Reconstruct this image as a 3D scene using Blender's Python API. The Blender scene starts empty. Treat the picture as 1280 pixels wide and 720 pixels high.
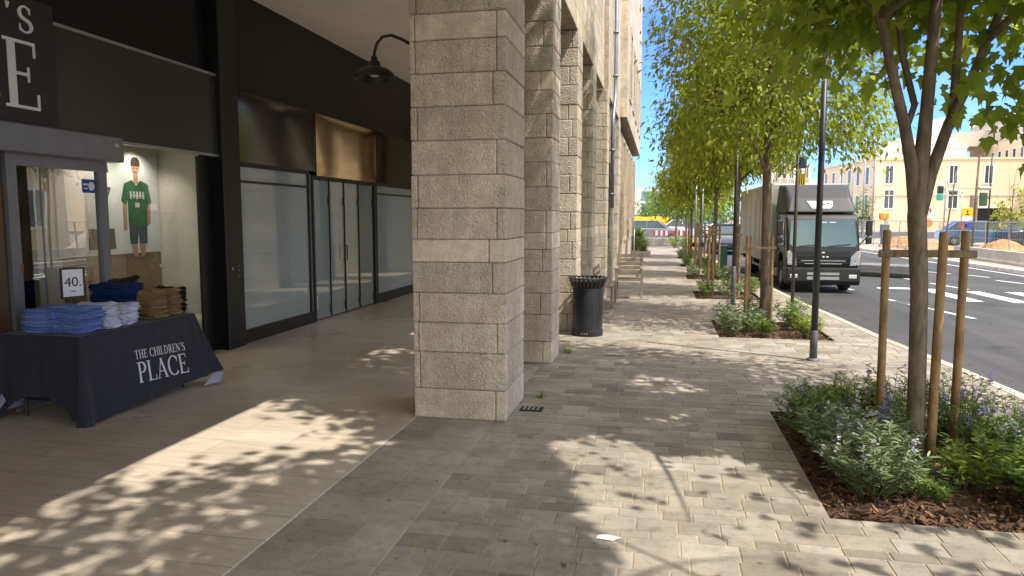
import bpy, bmesh, math, random
import numpy as np
from mathutils import Vector, Matrix, Euler
random.seed(11); RNG = np.random.default_rng(7)
S = bpy.context.scene
COL = S.collection
R = math.radians
SUN = Vector((.456, -.205, .866)).normalized()

# ------------------------------------------------------------------ materials
def newmat(name):
    m = bpy.data.materials.new(name); m.use_nodes = True
    nt = m.node_tree; nt.nodes.clear()
    out = nt.nodes.new('ShaderNodeOutputMaterial')
    return m, nt, out
def N(nt, t, **kw):
    n = nt.nodes.new(t)
    for k, v in kw.items():
        if k in n.inputs.keys(): n.inputs[k].default_value = v
        else: setattr(n, k, v)
    return n
def L(nt, a, b): nt.links.new(a, b)
def mixc(nt, fac, a, b, mode='MIX'):
    n = nt.nodes.new('ShaderNodeMix'); n.data_type = 'RGBA'; n.blend_type = mode
    for sock, v in ((n.inputs[0], fac), (n.inputs[6], a), (n.inputs[7], b)):
        if hasattr(v, 'links'): nt.links.new(v, sock)
        else: sock.default_value = v
    return n.outputs[2]
def c4(c): return (c[0], c[1], c[2], 1)
def ramp(nt, src, stops):
    n = nt.nodes.new('ShaderNodeValToRGB'); e = n.color_ramp.elements
    e[0].position, e[0].color = stops[0][0], c4(stops[0][1]) if len(stops[0][1]) == 3 else stops[0][1]
    e[1].position, e[1].color = stops[-1][0], c4(stops[-1][1])
    for p, c in stops[1:-1]:
        k = e.new(p); k.color = c4(c)
    nt.links.new(src, n.inputs[0]); return n.outputs[0]
def noise(nt, scale, detail=4, rough=.55, vec=None, stretch=None):
    n = N(nt, 'ShaderNodeTexNoise', Scale=scale, Detail=detail, Roughness=rough)
    if vec is None:
        tc = nt.nodes.new('ShaderNodeTexCoord'); vec = tc.outputs['Object']
    if stretch:
        mp = nt.nodes.new('ShaderNodeMapping'); mp.inputs['Scale'].default_value = stretch
        nt.links.new(vec, mp.inputs[0]); vec = mp.outputs[0]
    nt.links.new(vec, n.inputs['Vector']); return n.outputs['Fac']
def attr(nt, name):
    n = nt.nodes.new('ShaderNodeAttribute'); n.attribute_name = name; return n.outputs['Fac']

MATS = {}
def simple(name, col, rough=.6, metal=0, var=.15, vscale=6, bump=0, bscale=60, tone=False, spec=.5, coat=0, stretch=None):
    """principled surface with noise mottling, optional per-piece tone attribute and bump"""
    if name in MATS: return MATS[name]
    m, nt, out = newmat(name)
    p = N(nt, 'ShaderNodeBsdfPrincipled', Roughness=rough, Metallic=metal)
    p.inputs['Specular IOR Level'].default_value = spec
    p.inputs['Coat Weight'].default_value = coat
    f = noise(nt, vscale, stretch=stretch)
    a = [max(0, x*(1-var)) for x in col]; b = [min(1, x*(1+var)) for x in col]
    c = ramp(nt, f, [(.3, a), (.7, b)])
    if tone:
        comb = nt.nodes.new('ShaderNodeCombineColor')
        t = attr(nt, 'tone')
        for i in range(3): L(nt, t, comb.inputs[i])
        c = mixc(nt, 1.0, c, comb.outputs[0], 'MULTIPLY')
    L(nt, c, p.inputs['Base Color'])
    # roughness variation
    if rough > .15:
        rr = nt.nodes.new('ShaderNodeMapRange'); rr.inputs[3].default_value = rough*.85; rr.inputs[4].default_value = min(1, rough*1.15)
        L(nt, f, rr.inputs[0]); L(nt, rr.outputs[0], p.inputs['Roughness'])
    if bump:
        bn = N(nt, 'ShaderNodeBump', Strength=bump, Distance=.01)
        L(nt, noise(nt, bscale, 3), bn.inputs['Height']); L(nt, bn.outputs[0], p.inputs['Normal'])
    L(nt, p.outputs[0], out.inputs[0]); MATS[name] = m; return m

def stone_mat(name, c1, c2, c3, bump=.6):
    m, nt, out = newmat(name)
    p = N(nt, 'ShaderNodeBsdfPrincipled', Roughness=.88); p.inputs['Specular IOR Level'].default_value = .25
    big = noise(nt, 1.6, 5, .6); fine = noise(nt, 55, 4, .7); mid = noise(nt, 11, 4, .6)
    c = ramp(nt, big, [(.3, c1), (.5, c2), (.7, c3)])
    c = mixc(nt, .5, c, ramp(nt, fine, [(.3, (.45,)*3), (.7, (1.25, 1.24, 1.2))]), 'MULTIPLY')
    c = mixc(nt, .35, c, ramp(nt, mid, [(.35, (.6, .57, .53)), (.6, (1.1,)*3)]), 'MULTIPLY')
    tc = nt.nodes.new('ShaderNodeTexCoord')
    stv = noise(nt, 2.2, 5, .65, stretch=(1.6, 1.6, .28))
    c = mixc(nt, .45, c, ramp(nt, stv, [(.38, (.62, .58, .52)), (.58, (1.06,)*3)]), 'MULTIPLY')
    comb = nt.nodes.new('ShaderNodeCombineColor'); t = attr(nt, 'tone')
    for i in range(3): L(nt, t, comb.inputs[i])
    c = mixc(nt, 1, c, comb.outputs[0], 'MULTIPLY')
    L(nt, c, p.inputs['Base Color'])
    vor = N(nt, 'ShaderNodeTexVoronoi', Scale=62.0); vor.feature = 'F1'
    nd = noise(nt, 30, 3)
    mp = nt.nodes.new('ShaderNodeMapping'); mp.inputs['Scale'].default_value = (1, 1, .8)
    L(nt, tc.outputs['Object'], mp.inputs[0])
    vadd = nt.nodes.new('ShaderNodeVectorMath'); vadd.operation = 'ADD'
    n2 = N(nt, 'ShaderNodeTexNoise', Scale=18.0, Detail=2.0)
    L(nt, tc.outputs['Object'], n2.inputs['Vector'])
    vs = nt.nodes.new('ShaderNodeVectorMath'); vs.operation = 'SCALE'; vs.inputs[3].default_value = .05
    L(nt, n2.outputs['Color'], vs.inputs[0]); L(nt, mp.outputs[0], vadd.inputs[0]); L(nt, vs.outputs[0], vadd.inputs[1])
    L(nt, vadd.outputs[0], vor.inputs['Vector'])
    ad = nt.nodes.new('ShaderNodeMath'); ad.operation = 'ADD'
    L(nt, vor.outputs['Distance'], ad.inputs[0]); L(nt, nd, ad.inputs[1])
    ad2 = nt.nodes.new('ShaderNodeMath'); ad2.operation = 'MULTIPLY_ADD'; ad2.inputs[1].default_value = .6
    L(nt, fine, ad2.inputs[0]); L(nt, ad.outputs[0], ad2.inputs[2])
    st = nt.nodes.new('ShaderNodeMath'); st.operation = 'MULTIPLY'; st.inputs[1].default_value = bump
    L(nt, attr(nt, 'rgh'), st.inputs[0])
    bn = N(nt, 'ShaderNodeBump', Distance=.012); L(nt, st.outputs[0], bn.inputs['Strength'])
    L(nt, ad2.outputs[0], bn.inputs['Height']); L(nt, bn.outputs[0], p.inputs['Normal'])
    L(nt, p.outputs[0], out.inputs[0]); MATS[name] = m; return m

def leaf_mat(name, dark, light, trans, tw=.45):
    m, nt, out = newmat(name)
    t = attr(nt, 'tone')
    c = ramp(nt, t, [(0, dark), (1, light)])
    ct = ramp(nt, t, [(0, [x*.75 for x in trans]), (1, trans)])
    p = N(nt, 'ShaderNodeBsdfPrincipled', Roughness=.5); p.inputs['Specular IOR Level'].default_value = .35
    L(nt, c, p.inputs['Base Color'])
    tr = nt.nodes.new('ShaderNodeBsdfTranslucent'); L(nt, ct, tr.inputs[0])
    mx = nt.nodes.new('ShaderNodeMixShader'); mx.inputs[0].default_value = tw
    L(nt, p.outputs[0], mx.inputs[1]); L(nt, tr.outputs[0], mx.inputs[2]); L(nt, mx.outputs[0], out.inputs[0])
    MATS[name] = m; return m

def glass_mat(name, tint=(.9, .95, .93), refl=.12, rough=0.0):
    m, nt, out = newmat(name)
    gl = N(nt, 'ShaderNodeBsdfGlossy', Roughness=rough); gl.inputs['Color'].default_value = (.9, .92, .93, 1)
    tr = nt.nodes.new('ShaderNodeBsdfTransparent'); tr.inputs[0].default_value = c4(tint)
    fr = N(nt, 'ShaderNodeFresnel', IOR=1.55)
    ma = nt.nodes.new('ShaderNodeMath'); ma.operation = 'ADD'; ma.inputs[1].default_value = refl; ma.use_clamp = True
    geo = nt.nodes.new('ShaderNodeNewGeometry'); inv = nt.nodes.new('ShaderNodeMath'); inv.operation = 'SUBTRACT'; inv.inputs[0].default_value = 1
    L(nt, geo.outputs['Backfacing'], inv.inputs[1])
    L(nt, fr.outputs[0], ma.inputs[0]); mb_ = nt.nodes.new('ShaderNodeMath'); mb_.operation = 'MULTIPLY'; L(nt, ma.outputs[0], mb_.inputs[0]); L(nt, inv.outputs[0], mb_.inputs[1]); ma = mb_
    bn = N(nt, 'ShaderNodeBump', Strength=.06, Distance=.02)
    L(nt, noise(nt, 1.3, 1), bn.inputs['Height']); L(nt, bn.outputs[0], gl.inputs['Normal'])
    mx = nt.nodes.new('ShaderNodeMixShader')
    L(nt, ma.outputs[0], mx.inputs[0]); L(nt, tr.outputs[0], mx.inputs[1]); L(nt, gl.outputs[0], mx.inputs[2])
    L(nt, mx.outputs[0], out.inputs[0]); MATS[name] = m; return m

def wavy_gloss(name, col, rough, metal, strength, scale, spec=.5):
    m, nt, out = newmat(name)
    p = N(nt, 'ShaderNodeBsdfPrincipled', Roughness=rough, Metallic=metal); p.inputs['Base Color'].default_value = c4(col)
    p.inputs['Specular IOR Level'].default_value = spec
    bn = N(nt, 'ShaderNodeBump', Strength=strength, Distance=.1)
    L(nt, noise(nt, scale, 1.5, stretch=(1, 1, .6)), bn.inputs['Height']); L(nt, bn.outputs[0], p.inputs['Normal'])
    L(nt, p.outputs[0], out.inputs[0]); MATS[name] = m; return m

def travertine():
    m, nt, out = newmat('travertine')
    p = N(nt, 'ShaderNodeBsdfPrincipled', Roughness=.38); p.inputs['Specular IOR Level'].default_value = .45
    tc = nt.nodes.new('ShaderNodeTexCoord')
    br = N(nt, 'ShaderNodeTexBrick', Scale=1.0); br.offset = .37; br.squash = 1
    br.inputs['Color1'].default_value = (.69, .61, .51, 1); br.inputs['Color2'].default_value = (.61, .53, .44, 1)
    br.inputs['Mortar'].default_value = (.40, .33, .26, 1); br.inputs['Mortar Size'].default_value = .0035
    br.inputs['Brick Width'].default_value = .8; br.inputs['Row Height'].default_value = .3; br.inputs['Mortar Smooth'].default_value = .1
    L(nt, tc.outputs['Object'], br.inputs['Vector'])
    s1 = noise(nt, 5, 6, .65, stretch=(.55, 4.5, 1)); s2 = noise(nt, .8, 4); s3 = noise(nt, 26, 4, .6, stretch=(.3, 3, 1))
    c = mixc(nt, .6, br.outputs['Color'], ramp(nt, s1, [(.3, (.76, .72, .68)), (.65, (1.14, 1.13, 1.11))]), 'MULTIPLY')
    c = mixc(nt, .4, c, ramp(nt, s2, [(.35, (.7, .68, .66)), (.65, (1.15,)*3)]), 'MULTIPLY')
    c = mixc(nt, .35, c, ramp(nt, s3, [(.35, (.7, .66, .6)), (.55, (1.06,)*3)]), 'MULTIPLY')
    L(nt, c, p.inputs['Base Color'])
    rr = nt.nodes.new('ShaderNodeMapRange'); rr.inputs[3].default_value = .2; rr.inputs[4].default_value = .4
    L(nt, s2, rr.inputs[0]); L(nt, rr.outputs[0], p.inputs['Roughness'])
    bn = N(nt, 'ShaderNodeBump', Strength=.25, Distance=.004); L(nt, br.outputs['Fac'], bn.inputs['Height']); bn.invert = True
    L(nt, bn.outputs[0], p.inputs['Normal'])
    L(nt, p.outputs[0], out.inputs[0]); MATS['travertine'] = m; return m

def paver_mat():
    m, nt, out = newmat('pavers')
    p = N(nt, 'ShaderNodeBsdfPrincipled', Roughness=.8); p.inputs['Specular IOR Level'].default_value = .3
    t = attr(nt, 'tone')
    c = ramp(nt, t, [(0, (.40, .34, .26)), (.08, (.40, .34, .26)), (.1, (.20, .175, .145)), (.5, (.32, .279, .232)), (1, (.43, .385, .335))])
    f = noise(nt, 130, 3, .7); g = noise(nt, 2.2, 5, .65); h = noise(nt, 14, 5, .7)
    c = mixc(nt, .5, c, ramp(nt, f, [(.3, (.6,)*3), (.7, (1.25,)*3)]), 'MULTIPLY')
    c = mixc(nt, .55, c, ramp(nt, g, [(.35, (.66, .65, .64)), (.62, (1.15, 1.14, 1.12))]), 'MULTIPLY')
    c = mixc(nt, .45, c, ramp(nt, h, [(.34, (.55, .53, .5)), (.5, (1.05,)*3)]), 'MULTIPLY')
    vo = N(nt, 'ShaderNodeTexVoronoi', Scale=2.6); tco = nt.nodes.new('ShaderNodeTexCoord'); L(nt, tco.outputs['Object'], vo.inputs['Vector'])
    c = mixc(nt, .8, c, ramp(nt, vo.outputs['Distance'], [(.03, (.5, .48, .46)), (.055, (1, 1, 1))]), 'MULTIPLY')
    st = noise(nt, .9, 6, .7)
    c = mixc(nt, .5, c, ramp(nt, st, [(.36, (.62, .6, .57)), (.46, (1, 1, 1))]), 'MULTIPLY')
    L(nt, c, p.inputs['Base Color'])
    bn = N(nt, 'ShaderNodeBump', Strength=.35, Distance=.004); L(nt, f, bn.inputs['Height']); L(nt, bn.outputs[0], p.inputs['Normal'])
    L(nt, p.outputs[0], out.inputs[0]); MATS['pavers'] = m; return m

def asphalt():
    m, nt, out = newmat('asphalt')
    p = N(nt, 'ShaderNodeBsdfPrincipled', Roughness=.85)
    f = noise(nt, 140, 3, .8); g = noise(nt, .6, 5, .6); s = noise(nt, 1.2, 4, .6, stretch=(2, .12, 1))
    c = ramp(nt, f, [(.3, (.028, .028, .0285)), (.7, (.072, .071, .070))])
    c = mixc(nt, .8, c, ramp(nt, g, [(.3, (.75,)*3), (.7, (1.35, 1.33, 1.3))]), 'MULTIPLY')
    c = mixc(nt, .6, c, ramp(nt, s, [(.35, (.75,)*3), (.65, (1.2,)*3)]), 'MULTIPLY')
    vo = N(nt, 'ShaderNodeTexVoronoi', Scale=.32); vo.feature = 'DISTANCE_TO_EDGE'; tco = nt.nodes.new('ShaderNodeTexCoord')
    wv = nt.nodes.new('ShaderNodeVectorMath'); wv.operation = 'ADD'; w2 = N(nt, 'ShaderNodeTexNoise', Scale=1.5, Detail=4.0); L(nt, tco.outputs['Object'], w2.inputs['Vector'])
    L(nt, tco.outputs['Object'], wv.inputs[0]); L(nt, w2.outputs['Color'], wv.inputs[1]); L(nt, wv.outputs[0], vo.inputs['Vector'])
    c = mixc(nt, .7, c, ramp(nt, vo.outputs['Distance'], [(.004, (.35,)*3), (.009, (1,)*3)]), 'MULTIPLY')
    pt = noise(nt, .35, 2, .4, stretch=(1.5, .3, 1)); c = mixc(nt, .6, c, ramp(nt, pt, [(.52, (1,)*3), (.535, (.72,)*3)]), 'MULTIPLY')
    L(nt, c, p.inputs['Base Color'])
    bn = N(nt, 'ShaderNodeBump', Strength=.4, Distance=.006); L(nt, f, bn.inputs['Height']); L(nt, bn.outputs[0], p.inputs['Normal'])
    L(nt, p.outputs[0], out.inputs[0]); MATS['asphalt'] = m; return m

def bark_mat(name, a, b):
    m, nt, out = newmat(name)
    p = N(nt, 'ShaderNodeBsdfPrincipled', Roughness=.85); p.inputs['Specular IOR Level'].default_value = .2
    f = noise(nt, 16, 5, .7, stretch=(1.5, 1.5, .35)); g = noise(nt, 3, 4)
    c = ramp(nt, f, [(.32, a), (.68, b)])
    c = mixc(nt, .6, c, ramp(nt, g, [(.35, (.6, .58, .55)), (.65, (1.2,)*3)]), 'MULTIPLY')
    L(nt, c, p.inputs['Base Color'])
    bn = N(nt, 'ShaderNodeBump', Strength=.5, Distance=.01); L(nt, f, bn.inputs['Height']); L(nt, bn.outputs[0], p.inputs['Normal'])
    L(nt, p.outputs[0], out.inputs[0]); MATS[name] = m; return m

def cloth_mat(name, front, back):
    m, nt, out = newmat(name)
    geo = nt.nodes.new('ShaderNodeNewGeometry')
    p = N(nt, 'ShaderNodeBsdfPrincipled', Roughness=.75); p.inputs['Specular IOR Level'].default_value = .25
    p.inputs['Sheen Weight'].default_value = .15
    f = noise(nt, 5, 4)
    c = mixc(nt, geo.outputs['Backfacing'], c4(front), c4(back))
    c = mixc(nt, .35, c, ramp(nt, f, [(.3, (.75,)*3), (.7, (1.2,)*3)]), 'MULTIPLY')
    L(nt, c, p.inputs['Base Color'])
    bn = N(nt, 'ShaderNodeBump', Strength=.55, Distance=.05); L(nt, noise(nt, 4.5, 3, .5, stretch=(1.6, 1.6, .5)), bn.inputs['Height']); L(nt, bn.outputs[0], p.inputs['Normal'])
    L(nt, p.outputs[0], out.inputs[0]); MATS[name] = m; return m

STONE = stone_mat('rough_limestone', (.60, .515, .425), (.70, .61, .51), (.78, .695, .59), .85)
FACADE = stone_mat('dressed_limestone', (.58, .49, .38), (.67, .57, .45), (.74, .64, .52), .35)
TRAV = travertine(); PAV = paver_mat(); ASPH = asphalt()
BARK = bark_mat('tree_bark', (.11, .084, .06), (.27, .215, .16))
BARKD = bark_mat('dark_bark', (.10, .075, .055), (.24, .185, .14))
STAKEW = bark_mat('stake_wood', (.22, .13, .06), (.44, .29, .15))
RAILW = bark_mat('rail_wood', (.16, .11, .07), (.38, .28, .19))
LEAF_MAPLE = leaf_mat('maple_leaves', (.07, .12, .015), (.22, .33, .04), (.58, .70, .08), .52)
LEAF_LIME = leaf_mat('sunny_leaves', (.045, .09, .012), (.34, .41, .045), (.52, .58, .05), .44)
LEAF_SAGE = leaf_mat('sage_leaves', (.15, .21, .09), (.38, .46, .25), (.2, .26, .12), .25)
LEAF_GREEN = leaf_mat('shrub_leaves', (.07, .13, .025), (.22, .34, .07), (.28, .40, .06), .35)
LEAF_BRIGHT = leaf_mat('bright_shrub_leaves', (.16, .24, .03), (.42, .50, .08), (.38, .45, .06), .35)
FLOWER = leaf_mat('purple_petals', (.16, .10, .36), (.36, .26, .60), (.4, .28, .6), .3)
FLOWER_P = leaf_mat('pale_petals', (.45, .42, .55), (.65, .62, .72), (.5, .48, .6), .3)
BLACK = simple('black_cladding', (.006, .0055, .005), .55, var=.3, vscale=2, spec=.3)
BLACKG = wavy_gloss('gloss_black_panel', (.008, .007, .006), .10, 0, .05, .55, 1.0)
GOLDREFL = wavy_gloss('gold_reflection_panel', (.74, .58, .38), .09, 1, .09, .9)  # metal tint paints the golden street reflection of a gloss black panel
GREYP = wavy_gloss('grey_glass_panel', (.040, .043, .038), .25, 0, .08, .8)
ALU = simple('grey_aluminium', (.23, .24, .27), .45, .5, var=.08)
ALUD = simple('dark_frame', (.02, .02, .02), .4, .3, var=.2)
GLASS = glass_mat('clear_glass', refl=.03)
GLASSD = glass_mat('shop_glass', (.85, .88, .86), .16)
FROST = wavy_gloss('frosted_film_glass', (.31, .385, .38), .03, 0, .04, .7, 1.0)
FROST2 = wavy_gloss('grey_film_glass', (.24, .30, .30), .02, 0, .06, .9, 1.0)
PLASTER = simple('arcade_ceiling_plaster', (.84, .79, .72), .9, var=.06, vscale=1.5, bump=.1)
WHITE = simple('white_paint', (.78, .78, .8), .5, var=.06)
LETTER = simple('letter_white', (.75, .76, .80), .5, var=.04)
POLEM = simple('black_pole_paint', (.03, .031, .034), .42, .2, var=.3, vscale=4)
GREYM = simple('galvanised_steel', (.35, .36, .37), .45, .6, var=.15)
BINM = simple('bin_charcoal_metal', (.035, .037, .042), .38, .5, var=.25, vscale=8)
SOIL = simple('mulch_soil', (.085, .045, .025), .95, var=.5, vscale=25, bump=1, bscale=50)
CHIP = simple('bark_chips', (.17, .085, .045), .9, var=.4, vscale=20, tone=True)
ROADPAINT = simple('road_paint', (.62, .62, .60), .7, var=.2, vscale=9, bump=.2)
CONC = simple('concrete', (.42, .38, .33), .9, var=.18, vscale=3, bump=.3, bscale=30, tone=True)
SAND = simple('dusty_ground', (.33, .27, .20), .95, var=.25, vscale=.6, bump=.4, bscale=8)
DIRT = simple('orange_earth', (.42, .24, .11), .95, var=.35, vscale=3, bump=1, bscale=12)
TANW = simple('tan_render', (.72, .56, .38), .9, var=.05, vscale=.35)
TANL = simple('pale_render', (.55, .48, .39), .9, var=.06, vscale=.4)
WHITEW = simple('white_render', (.80, .78, .74), .85, var=.05, vscale=.4)
TRIM = simple('window_trim_white', (.80, .76, .70), .8, var=.05)
WIN = wavy_gloss('window_dark_glass', (.05, .065, .08), .1, 0, .05, .4)
BLUEG = wavy_gloss('blue_curtain_glass', (.18, .33, .48), .1, 0, .05, .3)
YELLOW = simple('yellow_sheet', (.80, .50, .02), .5, var=.12, vscale=1.5)
ORANGE = simple('orange_plastic', (.70, .26, .04), .5, var=.1)
RED = simple('red_plastic', (.36, .07, .06), .45, var=.1)
BLUE = simple('sign_blue', (.02, .07, .38), .45, var=.05)
GREENB = simple('signal_green', (.04, .35, .25), .5, var=.1)
CABM = simple('truck_cab_charcoal', (.012, .0115, .011), .38, 0, var=.3, vscale=3, coat=.15, spec=.35)
DEFL = simple('deflector_grey', (.015, .0155, .019), .5, 0, var=.15, vscale=2)
BOXM = simple('truck_box_grey_beige', (.42, .395, .345), .5, 0, var=.1, vscale=2)
RUBBER = simple('rubber', (.018, .018, .018), .8, var=.3)
CHROME = simple('chrome', (.6, .6, .6), .2, 1, var=.05)
LAMPG = glass_mat('headlight_glass', (.95, .97, 1), .25)
LAMPR = simple('lamp_reflector', (.65, .65, .66), .25, .8, var=.1)
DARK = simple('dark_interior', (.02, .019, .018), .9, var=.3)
WARMW = simple('shop_wall_beige', (.60, .55, .49), .8, var=.05)
WOODB = simple('brown_wood_panel', (.12, .065, .035), .5, var=.25, vscale=3, stretch=(3, 3, .3))
CLOTH = cloth_mat('navy_charcoal_cloth', (.022, .025, .040), (.30, .31, .46))
HEM = cloth_mat('pale_lining_cloth', (.34, .35, .50), (.34, .35, .50))
WOODG = simple('weathered_timber', (.26, .215, .165), .85, var=.3, vscale=6, stretch=(1, 1, 1), bump=.3)

# ------------------------------------------------------------------ mesh builder
class MB:
    def __init__(s): s.v = []; s.f = []; s.t = []; s.r = []; s.tone = 1.0; s.rgh = 1.0; s.M = None
    def add(s, vs, fs):
        b = len(s.v)
        for p in vs:
            p = Vector(p)
            if s.M is not None: p = s.M @ p
            s.v.append(p[:]); s.t.append(s.tone); s.r.append(s.rgh)
        for f in fs: s.f.append([b+i for i in f])
        return s
    def box(s, x0, y0, z0, x1, y1, z1):
        v = [(x, y, z) for z in (z0, z1) for y in (y0, y1) for x in (x0, x1)]
        return s.add(v, [(0, 2, 3, 1), (4, 5, 7, 6), (0, 1, 5, 4), (2, 6, 7, 3), (0, 4, 6, 2), (1, 3, 7, 5)])
    def cbox(s, x0, y0, z0, x1, y1, z1, c=.006):
        """box with chamfered edges"""
        lo, hi = (x0, y0, z0), (x1, y1, z1); vs = []; idx = {}
        for sx in (0, 1):
            for sy in (0, 1):
                for sz in (0, 1):
                    sg = (sx, sy, sz)
                    for a in range(3):
                        p = []
                        for k in range(3):
                            e = hi[k] if sg[k] else lo[k]
                            p.append(e if k == a else (e - c if sg[k] else e + c))
                        idx[(sg, a)] = len(vs); vs.append(p)
        fs = []
        for a in range(3):
            b, c2 = (a+1) % 3, (a+2) % 3
            for sa in (0, 1):
                def g(i, j):
                    q = [0, 0, 0]; q[a] = sa; q[b] = i; q[c2] = j; return idx[(tuple(q), a)]
                f = [g(0, 0), g(1, 0), g(1, 1), g(0, 1)]
                fs.append(f if sa else f[::-1])
        for a in range(3):       # edges along axis a, between faces b and c
            b, c2 = (a+1) % 3, (a+2) % 3
            for sb in (0, 1):
                for sc in (0, 1):
                    def g(sa, ax):
                        q = [0, 0, 0]; q[a] = sa; q[b] = sb; q[c2] = sc; return idx[(tuple(q), ax)]
                    f = [g(0, b), g(1, b), g(1, c2), g(0, c2)]
                    fs.append(f if (sb ^ sc) == 0 else f[::-1])
        for sx in (0, 1):
            for sy in (0, 1):
                for sz in (0, 1):
                    f = [idx[((sx, sy, sz), k)] for k in range(3)]
                    fs.append(f if (sx+sy+sz) % 2 else f[::-1])
        return s.add(vs, fs)
    def tube(s, pts, rad, n=8, cap=True):
        pts = [Vector(p) for p in pts]
        if not hasattr(rad, '__len__'): rad = [rad]*len(pts)
        vs = []; prev = None
        for i, p in enumerate(pts):
            d = (pts[min(i+1, len(pts)-1)] - pts[max(i-1, 0)]).normalized()
            if prev is None:
                a = Vector((1, 0, 0)) if abs(d.x) < .9 else Vector((0, 1, 0))
                u = d.cross(a).normalized()
            else: u = (prev - d*prev.dot(d)).normalized()
            prev = u; w = d.cross(u)
            for k in range(n):
                t = 2*math.pi*k/n; vs.append(p + (u*math.cos(t) + w*math.sin(t))*rad[i])
        fs = []
        for i in range(len(pts)-1):
            for k in range(n):
                fs.append((i*n+k, i*n+(k+1) % n, (i+1)*n+(k+1) % n, (i+1)*n+k))
        if cap: fs.append(tuple(range(n))[::-1]); fs.append(tuple((len(pts)-1)*n+k for k in range(n)))
        return s.add(vs, fs)
    def lathe(s, prof, n=32, c=(0, 0, 0)):
        vs = []
        for r, z in prof:
            for k in range(n):
                t = 2*math.pi*k/n; vs.append((c[0]+r*math.cos(t), c[1]+r*math.sin(t), c[2]+z))
        fs = [(i*n+k, i*n+(k+1) % n, (i+1)*n+(k+1) % n, (i+1)*n+k) for i in range(len(prof)-1) for k in range(n)]
        return s.add(vs, fs)
    def prism(s, poly, fn, h):
        """poly 2-D, fn(u,v,w) -> 3-D, w from 0 to h"""
        n = len(poly)
        vs = [fn(u, v, 0) for u, v in poly] + [fn(u, v, h) for u, v in poly]
        fs = [tuple(range(n))[::-1], tuple(range(n, 2*n))] + [(i, (i+1) % n, n+(i+1) % n, n+i) for i in range(n)]
        return s.add(vs, fs)
    def build(s, name, mat, parent=None, smooth=False, loc=None, rot=0, mats=None):
        me = bpy.data.meshes.new(name); me.from_pydata(s.v, [], s.f); me.update()
        a = me.attributes.new('tone', 'FLOAT', 'POINT'); a.data.foreach_set('value', s.t)
        a = me.attributes.new('rgh', 'FLOAT', 'POINT'); a.data.foreach_set('value', s.r)
        if smooth: me.polygons.foreach_set('use_smooth', [True]*len(me.polygons))
        me.materials.append(mat)
        o = bpy.data.objects.new(name, me); COL.objects.link(o)
        if parent: o.parent = parent
        if loc: o.location = loc
        if rot: o.rotation_euler.z = rot
        return o
def smooth_angle(o, deg=35):
    me = o.data; bm = bmesh.new(); bm.from_mesh(me)
    for f in bm.faces: f.smooth = True
    for e in bm.edges:
        e.smooth = (len(e.link_faces) == 2 and e.calc_face_angle(0) < R(deg))
    bm.to_mesh(me); bm.free(); return o
def tag(o, label=None, cat=None, group=None, kind=None):
    if label: o['label'] = label
    if cat: o['category'] = cat
    if group: o['group'] = group
    if kind: o['kind'] = kind
    return o
def thing(name, label, cat, loc=(0, 0, 0), rot=0, group=None):
    o = bpy.data.objects.new(name, None); COL.objects.link(o); o.empty_display_size = .1
    o.location = loc; o.rotation_euler.z = rot
    return tag(o, label, cat, group)
def kids(o): return [c for c in COL.objects if c.parent == o]
def dup(o, loc, rot=0, label=None, scale=1):
    def rec(a, par):
        c = a.copy(); COL.objects.link(c)
        if par: c.parent = par
        for ch in kids(a): rec(ch, c)
        return c
    r = rec(o, None); r.location = loc; r.rotation_euler.z = rot; r.scale = (scale,)*3 if not hasattr(scale, '__len__') else scale
    if label: r['label'] = label
    return r
def struct(o): return tag(o, kind='structure')

# ------------------------------------------------------------------ lettering (serif capitals, cap height 1)
def stroke(pts, w):
    out = []
    for i in range(len(pts)-1):
        (x0, y0), (x1, y1) = pts[i], pts[i+1]
        def nrm(k):
            a = pts[max(k-1, 0)]; b = pts[min(k+1, len(pts)-1)]
            dx, dy = b[0]-a[0], b[1]-a[1]; l = math.hypot(dx, dy) or 1
            return (-dy/l, dx/l)
        n0, n1 = nrm(i), nrm(i+1); w0 = w[i]/2; w1 = w[i+1]/2
        out.append([(x0+n0[0]*w0, y0+n0[1]*w0), (x0-n0[0]*w0, y0-n0[1]*w0), (x1-n1[0]*w1, y1-n1[1]*w1), (x1+n1[0]*w1, y1+n1[1]*w1)])
    return out
def rc(x0, y0, x1, y1): return [(x0, y0), (x1, y0), (x1, y1), (x0, y1)]
def arc(cx, cy, rx, ry, a0, a1, n=14): return [(cx+rx*math.cos(R(a0+(a1-a0)*i/n)), cy+ry*math.sin(R(a0+(a1-a0)*i/n))) for i in range(n+1)]
def arcw(cx, cy, rx, ry, a0, a1, thick, thin, n=14):
    return stroke(arc(cx, cy, rx, ry, a0, a1, n), [thin+(thick-thin)*abs(math.cos(R(a0+(a1-a0)*i/n))) for i in range(n+1)])
def ser(x, y, w=.13): return rc(x-w, y, x+w, y+.035)
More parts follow.
